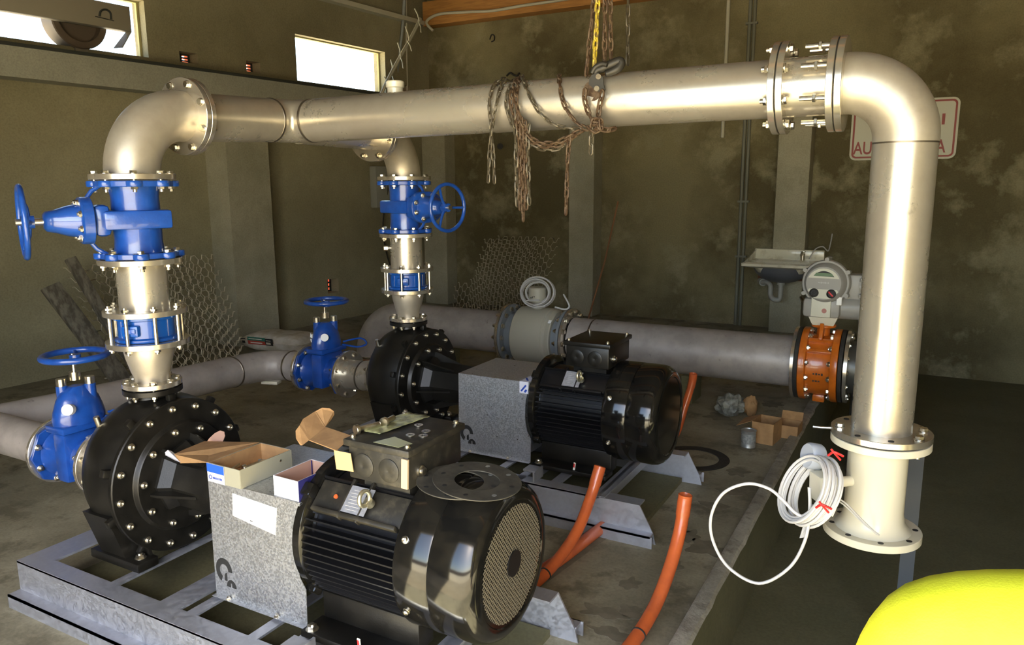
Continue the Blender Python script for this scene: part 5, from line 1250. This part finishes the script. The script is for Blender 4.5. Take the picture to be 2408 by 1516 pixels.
pvc([(-1.50, 2.62, .034), (-1.455, 2.86, .040), (-1.425, 3.05, .085), (-1.40, 3.20, .17), (-1.385, 3.31, .29), (-1.372, 3.37, .395), (-1.368, 3.385, .43)], .0275, 'bent orange drain pipe rising between the two motors', ring=.22)
pvc([(-1.56, 2.50, .034), (-1.50, 2.85, .034), (-1.45, 3.15, .034), (-1.40, 3.60, .034)], .031, 'straight orange drain pipe lying on the floor behind the bent one', False)
pvc([(-.93, 2.35, .036), (-.905, 2.62, .042), (-.89, 2.84, .085), (-.878, 3.00, .19), (-.868, 3.10, .32), (-.864, 3.14, .44), (-.862, 3.145, .47)], .0285, 'orange drain pipe standing alone beside the kerb', ring=.20)
pvc([(-1.49, 5.0, .034), (-1.47, 5.10, .10), (-1.445, 5.16, .25), (-1.41, 5.20, .42), (-1.40, 5.2, .50)], .026, 'farthest orange drain pipe, behind the glossy motor')
bm = NB()
add_disc(bm, (-1.285, 4.86, .001), (0, 0, 1), .235, .165, .004, 56); solo('floor_gasket', bm, MT['rubber'], 'large dark gasket ring lying flat on the floor behind the farther motor', 'gasket')
bm = NB(); add_disc(bm, (-.05, 2.75, -.4185), (0, 0, 1), .23, .17, .004, 56); solo('pit_gasket', bm, mat('faint_ring', (.06, .06, .045), .8), 'faint ring lying in the pit under the flow sensor', 'gasket')
# shallow channels cut in the floor, filled dark
bm = NB(); add_prism(bm, [(-1.60, 2.40, .0005), (-1.52, 2.40, .0005), (-1.35, 3.55, .0005), (-1.46, 3.55, .0005)], (0, 0, .0015)); solo('floor_chase', bm, MT['wet'], 'dark chase in the floor under the orange pipes', 'floor stain', smooth=False)
def blot(x, y, a, b, lab, ph=0):
    bm = NB(); P = []
    for k_ in range(40):
        an = 2*PI*k_/40; rr = 1+.75*noise.noise(Vector((math.cos(an)*1.7+x*5, math.sin(an)*1.7+y*5, ph)))
        P.append((x+a*rr*math.cos(an), y+b*rr*math.sin(an), .0006))
    add_prism(bm, P, (0, 0, .0012)); solo('oil_stain', bm, MT['wet'], lab, 'floor stain', group='damp stains on the bare floor', smooth=False)
for (px_, py_, a, b) in ((1480, 1372, .05, .05), (1410, 1440, .10, .05), (1490, 1440, .06, .05), (1440, 1490, .09, .04), (1620, 1260, .05, .07), (1665, 1290, .09, .08), (1680, 1190, .08, .05), (1585, 1330, .05, .06), (1720, 1155, .08, .06), (1600, 1245, .04, .05), (1735, 1110, .07, .07), (1690, 980, .1, .08), (1800, 900, .14, .12), (1815, 950, .08, .1)):
    p = atZ(px_, py_, 0); blot(p.x, p.y, a, b, 'irregular damp stain on the bare concrete floor', px_)
# cardboard and tin by the kerb
def open_box(name, c, s, rz, mo, mi, label, th=.003, cat='box', loc=None, flaps=(), front=None):
    c = Vector(c); Rm = Matrix.Rotation(rz, 3, 'Z'); t = thing(name, label, cat, c); W, D, Hh = s
    bm = NB()
    for (p, sz) in (((0, -D/2, Hh/2), (W, th, Hh)), ((0, D/2, Hh/2), (W, th, Hh)), ((-W/2, 0, Hh/2), (th, D, Hh)), ((W/2, 0, Hh/2), (th, D, Hh)), ((0, 0, th/2), (W, D, th))):
        add_box(bm, c + Rm @ Vector(p), sz, Rm)
    part(t, 'carton', bm, mo, smooth=False)
    if mi:
        bm = NB(); e = th*1.2; w2, d2 = W-2*e, D-2*e
        for (p, sz) in (((0, -d2/2, Hh/2), (w2, .0008, Hh*.98)), ((0, d2/2, Hh/2), (w2, .0008, Hh*.98)), ((-w2/2, 0, Hh/2), (.0008, d2, Hh*.98)), ((w2/2, 0, Hh/2), (.0008, d2, Hh*.98)), ((0, 0, th*1.6), (w2, d2, .0008))):
            add_box(bm, c + Rm @ Vector(p), sz, Rm)
        part(t, 'lining', bm, mi, smooth=False)
    for nm, P, m, lab in flaps:
        bm = NB(); pts_ = [c + Rm @ Vector(p) for p in P]
        n_ = (pts_[1]-pts_[0]).cross(pts_[2]-pts_[0]).normalized(); add_prism(bm, pts_, n_*.0022); part(t, nm, bm, m, lab, smooth=False)
    return t
open_box('cardboard_box', (-.925, 5.47, .0), (.15, .20, .155), -.12, MT['card'], None, 'tall open brown cardboard box on the floor by the kerb', flaps=(('flap', [(-.075, -.09, .155), (-.075, .09, .155), (-.19, .10, .11), (-.19, -.10, .10)], MT['card'], None),))
open_box('cardboard_box', (-.80, 5.66, .0), (.15, .17, .095), -.05, MT['card'], None, 'low open cardboard box right of the tall one', flaps=(('flap', [(-.075, .085, .095), (.075, .085, .095), (.075, .12, .15), (-.075, .12, .15)], MT['card'], None),))
p = atZ(1757, 1052, 0)
bm = NB(); add_lathe(bm, [(0, 0), (.050, 0), (.052, .003), (.050, .008), (.050, .112), (.053, .116), (.053, .122), (.046, .122), (.044, .114), (0, .114)], (p.x, p.y+.03, 0), (0, 0, 1), 32); t = solo('paint_tin', bm, MT['tin'], 'small grey paint tin in front of the cardboard boxes', 'tin')
bm = NB(); add_lathe(bm, [(.0505, .03), (.0505, .10), (.0500, .10), (.0500, .03)], (p.x, p.y+.03, 0), (0, 0, 1), 32); part(t, 'tin_label', bm, mat('tin_label', (.20, .21, .20), .5, col2=(.35, .35, .33), vscale=60))
bm = NB(); bmesh.ops.create_icosphere(bm, subdivisions=4, radius=1)
for v in bm.verts:
    k_ = 1+.35*noise.noise(v.co*2.2)+.12*noise.noise(v.co*6); v.co = Vector((-1.30+v.co.x*.11*k_, 5.98+v.co.y*.10*k_, max(.001, .075+v.co.z*.09*k_)))
solo('plastic_bag', bm, MT['bagplastic'], 'crumpled clear plastic bag on the floor behind the boxes', 'bag', ang=50)
bm = NB(); bmesh.ops.create_icosphere(bm, subdivisions=3, radius=1)
for v in bm.verts:
    k_ = 1+.25*noise.noise(v.co*2.8+Vector((3, 1, 2))); v.co = Vector((-1.15+v.co.x*.055*k_, 6.0+v.co.y*.05*k_, max(.001, .085+v.co.z*.085*k_)))
solo('paper_wad', bm, MT['card'], 'crumpled brown paper leaning on the clear plastic bag', 'paper', ang=50)

# ------------------------------------------------------------------ things on the near machine
GZ = .701
def hexbolt_loose(p, d, L, label, r=.010):
    d = Vector(d).normalized(); p = Vector(p); bm = NB(); add_lathe(bm, [(0, 0), (r*1.7, 0), (r*1.85, .002), (r*1.85, .013), (r*1.6, .015), (r, .016), (r, L), (r*.8, L+.003), (0, L+.003)], p, d, 6 if False else 18)
    return solo('loose_bolt', bm, MT['bolt'], label, 'bolt')
BZ = .958
hexbolt_loose((-1.735, Y1-.135, BZ+.0185), (.30, .95, 0), .10, 'loose steel bolt lying at the left edge of the near terminal box, nearer one')
hexbolt_loose((-1.70, Y1-.02, BZ+.0185), (-.1, 1.0, .0), .07, 'loose steel bolt behind the other, head towards the camera')
for k_, (x, y) in enumerate(((-1.60, .06), (-1.535, .015), (-1.515, -.03), (-1.56, -.045))):
    bm = NB(); add_disc(bm, (x, Y1+y, BZ+.0), (0, 0, 1), .017, .009, .003, 24, .0005); solo('loose_washer', bm, MT['bolt'], 'loose steel washer lying on the near terminal box lid', 'washer', group='loose washers on the near terminal box lid')
bm = NB(); bmesh.ops.create_grid(bm, x_segments=20, y_segments=14, size=.5)
for v in bm.verts:
    u, w_ = v.co.x*2, v.co.y*2; v.co = Vector((-1.69+u*.055+.02*w_, Y1+.03+w_*.13, BZ+.006+.004*noise.noise(Vector((u*3, w_*5, 2)))))
o = solo('plastic_film', bm, mat('yellowish_film', (.42, .42, .20), .35, 0, col2=(.12, .12, .06), vscale=22), 'torn yellowish plastic film on the near terminal box lid', 'film'); sm = o.modifiers.new('s', 'SOLIDIFY'); sm.thickness = .001
bm = NB(); add_prism(bm, [(-1.63, Y1-.165, BZ), (-1.52, Y1-.168, BZ), (-1.50, Y1-.115, BZ), (-1.60, Y1-.085, BZ)], (0, 0, .001)); solo('plastic_film', bm, mat('yellow_film', (.42, .42, .22), .3), 'small square of yellowish film at the near edge of the terminal box', 'film', smooth=False)
bm = NB(); add_box(bm, (-1.490, Y1-.1755, .872), (.026, .008, .105), Matrix.Rotation(.05, 3, 'Y')); solo('foam_strip', bm, mat('tan_strip', (.50, .38, .25), .8), 'tan strip stuck on the corner of the near terminal box', 'strip', smooth=False)
bm = NB(); pq = Vector((-1.80, Y1, .545)) + Vector((0, math.cos(math.radians(134)), math.sin(math.radians(134))))*.255; add_lathe(bm, [(0, 0), (.008, 0), (.008, .006), (0, .008)], pq, (0, -.7, .7), 12); solo('orange_plug', bm, MT['pvc'], 'tiny orange plug on the near motor shoulder left of the nameplate', 'plug')
# opened brown carton hanging over the left edge of the terminal box
t = thing('cardboard_carton', 'flattened open brown carton overhanging the left side of the near terminal box', 'carton', (-1.78, 1.95, .90))
a0 = at(705+0, 1050, 1.93); 
def cp_(x, y, Y): return at(x, y, Y)
bm = NB(); add_prism(bm, [cp_(727, 1034, 1.98), cp_(790, 1058, 1.925), cp_(828, 1024, 2.02), cp_(765, 1003, 2.08)], (0, 0, -.003)); part(t, 'carton_wall', bm, MT['card'], smooth=False)
bm = NB(); add_prism(bm, [cp_(727, 1034, 1.98), cp_(765, 1003, 2.08), cp_(742, 966, 2.10), cp_(722, 980, 2.06), cp_(712, 985, 2.03), cp_(704, 1000, 2.0)], (.002, -.002, 0)); part(t, 'carton_lid', bm, MT['card'], smooth=False)
bm = NB(); add_prism(bm, [cp_(727, 1034, 1.98), cp_(704, 1000, 2.0), cp_(695, 1012, 1.98), cp_(696, 1030, 1.96), cp_(706, 1046, 1.95), cp_(711, 1046, 1.95)], (.002, -.002, 0)); part(t, 'side_flap', bm, MT['card'], smooth=False)
bm = NB(); add_prism(bm, [cp_(765, 1003, 2.08), cp_(742, 966, 2.10), cp_(757, 958, 2.12), cp_(775, 959, 2.14), cp_(785, 966, 2.15), cp_(786, 974, 2.15), cp_(778, 988, 2.13)], (.002, -.002, 0)); part(t, 'side_flap', bm, MT['card'], smooth=False)
bm = NB(); add_prism(bm, [cp_(785, 1058, 1.93), cp_(824, 1066, 1.93), cp_(831, 1109, 1.935), cp_(791, 1103, 1.935)], (0, .002, 0)); part(t, 'front_flap', bm, mat('sunlit_cardboard', (.62, .40, .18), .8), 'front flap, sun glow put into its colour', smooth=False)  # lighter copy of the brown card, stands in for sun on the flap
# two gaskets on the fan cover
for k_, (c, lab) in enumerate((((-1.345, Y1-.065, .832), 'lower of two rubber gaskets lying on the near motor fan cover'), ((-1.285, Y1-.045, .839), 'upper of two rubber gaskets on the near motor, off to the right'))):
    bm = NB(); add_disc(bm, (0, 0, 0), (0, 0, 1), (.152 if k_ else .146), .078 if k_ else .085, .004, 72, .001)
    for v in bm.verts: v.co.z -= .0
    bmesh.ops.rotate(bm, verts=bm.verts, cent=(0, 0, 0), matrix=Matrix.Rotation(math.radians(3+3*k_), 3, 'Y')); bmesh.ops.translate(bm, verts=bm.verts, vec=Vector(c))
    t = solo('rubber_gasket', bm, MT['gaskettop'], lab, 'gasket')
    for j in range(8):
        a = 2*PI*(j+.3)/8; bm = NB(); z_ = -math.sin(math.radians(3+3*k_))*.122*math.cos(a)
        p = Vector(c)+Vector((.122*math.cos(a), .122*math.sin(a), z_+.0042)); add_cyl(bm, p, p+Vector((0, 0, .0006)), .0085, 16); part(t, 'bolt_hole', bm, (MT['tin'] if j in (1, 2, 7) else MT['ink']))
# small printed boxes on the near guard
t = open_box('bolt_box', (-2.300, Y1-.112, GZ), (.175, .26, .075), -.02, MT['cardgrey'], MT['card'], 'longer printed box of bolts with its lid folded back, on the near guard',
    flaps=())
bm = NB(); add_prism(bm, [V(-2.3875, Y1-.240, GZ+.0745), at(424, 1089, 1.86), at(410, 1068, 1.88), at(436, 1056, 1.96), at(480, 1038, 2.10), at(513, 1047, 2.13), V(-2.3875, Y1+.015, GZ+.0765)], (0, 0, .002)); part(t, 'lid', bm, MT['card'], smooth=False)
bm = NB(); add_prism(bm, [at(410, 1066, 1.90), at(402, 1060, 1.90), at(394, 1058, 1.89), at(388, 1063, 1.88), at(389, 1070, 1.87), at(411, 1082, 1.86), at(424, 1087, 1.86)], (0, .0018, 0)); part(t, 'lid_front_flap', bm, MT['cardwhite'], 'white flap', smooth=False)
bm = NB(); add_prism(bm, [at(*p_, 2.13) for p_ in ((482, 1046), (492, 1030), (505, 1018), (517, 1012), (526, 1015), (528, 1025), (524, 1036), (515, 1050))], (.001, .0022, 0)); part(t, 'lid_side_flap', bm, MT['cardpink'], 'pinkish rounded flap', smooth=False)
bm = NB(); Rb = Matrix.Rotation(-.02, 3, 'Z'); add_box(bm, Vector((-2.347, Y1-.2455, GZ+.0375)), (.096, .002, .074), Rb); part(t, 'blue_panel', bm, MT['cardwhite'], 'white and blue printed end', smooth=False)
bm = NB(); add_box(bm, Vector((-2.347, Y1-.2470, GZ+.0570)), (.096, .0015, .034), Rb); part(t, 'blue_print', bm, MT['cardblue'], smooth=False)
bm = NB(); add_lathe(bm, [(.0065, 0), (.009, 0), (.009, .001), (.0065, .001)], Vector((-2.377, Y1-.2470, GZ+.020)), (0, -1, 0), 20, closed=True); part(t, 'round_logo', bm, MT['inkblue'], smooth=False)
bm = NB()
for j in range(7): add_box(bm, Vector((-2.361+.0078*j, Y1-.2472, GZ+.019)), (.0052, .0010, .0085 if j != 3 else .007), Rb)
part(t, 'print_line', bm, MT['inkblue'], 'blurred blue word', smooth=False)
for j, (x, y, dx_, dy_, L_, lab) in enumerate(((-2.285, -.20, -.1, 1, .07, 'bolt nearest the printed end inside the longer bolt box'), (-2.25, -.15, .35, 1, .09, 'middle bolt in the longer bolt box'), (-2.20, -.12, .5, 1, .09, 'right-hand bolt in the longer bolt box'), (-2.26, -.06, .9, .6, .08, 'rear bolt lying across the longer bolt box'), (-2.22, -.21, .8, .6, .05, 'short bolt in the near corner of the longer bolt box'))):
    hexbolt_loose((x-.055, Y1+y, GZ+.026+.006*(j % 3)), (dx_, dy_, .12), L_, lab, .0085)
t = open_box('bolt_box', (-1.995, Y1-.13, GZ), (.125, .19, .078), -.03, MT['cardwhite'], MT['cardpink'], 'shorter white open box on the near guard, beside the motor')
Rb = Matrix.Rotation(-.03, 3, 'Z'); c0 = Vector((-1.995, Y1-.13, GZ))
bm = NB(); add_box(bm, c0 + Rb @ Vector((.0645, 0, .039)), (.002, .19, .078), Rb); part(t, 'navy_side', bm, MT['carddark'], 'navy blue side', smooth=False)
bm = NB(); add_box(bm, c0 + Rb @ Vector((.0660, -.015, .034)), (.001, .11, .045), Rb); lb = part(t, 'side_label', bm, MT['card'], 'tan and red label', smooth=False)
bm = NB(); add_box(bm, c0 + Rb @ Vector((.0662, -.062, .034)), (.0014, .012, .046), Rb); part(lb, 'label_stripe', bm, MT['red'], smooth=False)
bm = NB(); add_box(bm, c0 + Rb @ Vector((-.05, .085, .04)), (.003, .004, .076), Rb); part(t, 'navy_edge', bm, MT['carddark'], smooth=False)
bm = NB(); add_bb(bm, (-2.10, Y1-.12, GZ), (-2.07, Y1+.02, GZ+.022), .003); solo('rubber_strip', bm, MT['rubber'], 'black rubber strip between the two small boxes', 'strip')
# printed sticker tape over the edge of the farther guard
bm = NB(); gx = -1.985; add_bb(bm, (gx-.052, Y2-.2345, .63), (gx+.005, Y2-.2330, .702)); add_bb(bm, (gx-.052, Y2-.2345, .7005), (gx+.005, Y2-.10, .7020)); t = solo('sticker_tape', bm, mat('printed_white_tape', (.62, .63, .72), .5), 'white and blue printed tape folded over the farther guard edge', 'sticker', smooth=False)
bm = NB(); add_box(bm, (gx-.025, Y2-.2351, .662), (.010, .0008, .05), Matrix.Rotation(.7, 3, 'Y')); add_box(bm, (gx-.012, Y2-.2351, .646), (.012, .0008, .02), Matrix.Rotation(.7, 3, 'Y')); add_box(bm, (gx-.03, Y2-.18, .7023), (.012, .07, .0006), Matrix.Rotation(.6, 3, 'Z')); part(t, 'tape_print', bm, MT['inkblue'], smooth=False)

# ------------------------------------------------------------------ person at the right edge
def skin_body(name, verts, edges, radii, m, par, sub=2, label=None):
    me = bpy.data.meshes.new(name); me.from_pydata([tuple(Vector(v)-root_loc(par)) for v in verts], edges, []); me.update()
    o = bpy.data.objects.new(name, me); COL.objects.link(o); o.parent = par
    me.materials.append(m)
    sk = o.modifiers.new('skin', 'SKIN'); sk.use_smooth_shade = True
    for v, r in zip(me.skin_vertices[0].data, radii): v.radius = r if isinstance(r, tuple) else (r, r)
    me.skin_vertices[0].data[0].use_root = True
    sb = o.modifiers.new('sub', 'SUBSURF'); sb.levels = sub; sb.render_levels = sub
    if label: o['label'] = label
    return o
PX, PY = .222, 1.02
t = thing('person', 'person in a yellow-green hi-vis jacket, only the shoulder in view at lower right', 'person', (PX, PY, 0))
B = lambda x, y, z: (PX+x, PY+y, z)
V_ = [B(.0, 0, .88), B(.02, 0, 1.05), B(.06, .0, 1.20), B(.10, .01, 1.33), B(.145, .01, 1.42), B(.17, .02, 1.50), B(.185, .03, 1.58),
      B(-.10, 0, .84), B(-.11, .03, .48), B(-.11, 0, .09), B(-.11, .14, .03), B(.10, 0, .84), B(.11, .03, .48), B(.11, 0, .09), B(.11, .14, .03),
      B(-.08, .0, 1.30), B(-.185, .0, 1.275), B(-.245, .04, 1.02), B(-.23, .18, .84), B(-.22, .23, .795),
      B(.26, .0, 1.36), B(.34, 0, 1.28), B(.38, .05, 1.02), B(.36, .20, .88), B(.35, .25, .85)]
E_ = [(0, 1), (1, 2), (2, 3), (3, 4), (4, 5), (5, 6), (0, 7), (7, 8), (8, 9), (9, 10), (0, 11), (11, 12), (12, 13), (13, 14), (3, 15), (15, 16), (16, 17), (17, 18), (18, 19), (3, 20), (20, 21), (21, 22), (22, 23), (23, 24)]
Rd = [(.15, .11), (.14, .10), (.15, .10), (.12, .09), .055, .075, .07, .085, .06, .045, .04, .085, .06, .045, .04, .062, .058, .045, .033, .030, .062, .058, .045, .033, .030]
bd = skin_body('body', V_, E_, Rd, MT['skin'], t)
Rj = [(.17, .13), (.165, .125), (.17, .125), (.125, .10), .075, .07, .06, .055]
Vj = [B(.0, 0, .84), B(.02, 0, 1.05), B(.06, 0, 1.20), B(.10, .01, 1.30), B(-.080, 0, 1.310), B(-.190, .0, 1.280), B(-.245, .04, 1.02), B(-.230, .17, .855), B(.26, 0, 1.35), B(.34, 0, 1.28), B(.38, .05, 1.02), B(.362, .19, .89), B(.142, .01, 1.40)]
Ej = [(0, 1), (1, 2), (2, 3), (3, 4), (4, 5), (5, 6), (6, 7), (3, 8), (8, 9), (9, 10), (10, 11), (3, 12)]
Rj = [(.165, .12), (.155, .115), (.15, .11), (.11, .095), .070, .074, .060, .05, .08, .08, .06, .05, .07]
skin_body('jacket', Vj, Ej, Rj, MT['hivis'], t, label='yellow-green hi-vis jacket')
Vt = [B(0, 0, .90), B(-.10, 0, .82), B(-.11, .03, .48), B(-.11, 0, .12), B(.10, 0, .82), B(.11, .03, .48), B(.11, 0, .12)]
skin_body('trousers', Vt, [(0, 1), (1, 2), (2, 3), (0, 4), (4, 5), (5, 6)], [(.15, .12), .10, .075, .065, .10, .075, .065], MT['trouser'], t)
bm = NB(); bmesh.ops.create_uvsphere(bm, u_segments=28, v_segments=18, radius=1)
hc = Vector(B(.20, .04, 1.60))
for v in bm.verts:
    x, y, z = v.co; jaw = 1-.22*max(0, -z)
    v.co = hc + Vector((x*.075*jaw, y*.095*jaw, z*.118))
bmesh.ops.translate(bm, verts=bm.verts, vec=(0, 0, .0)); part(t, 'head', bm, MT['skin'])
bm = NB(); bmesh.ops.create_uvsphere(bm, u_segments=28, v_segments=18, radius=1)
for v in bm.verts:
    x, y, z = v.co; k_ = 1.07
    zz = z if not (z < -.1 and y > .1) else z*.3
    v.co = hc + Vector((x*.080, y*.099-.006, max(zz, -.45)*.122+.012))
part(t, 'hair', bm, MT['hair'])
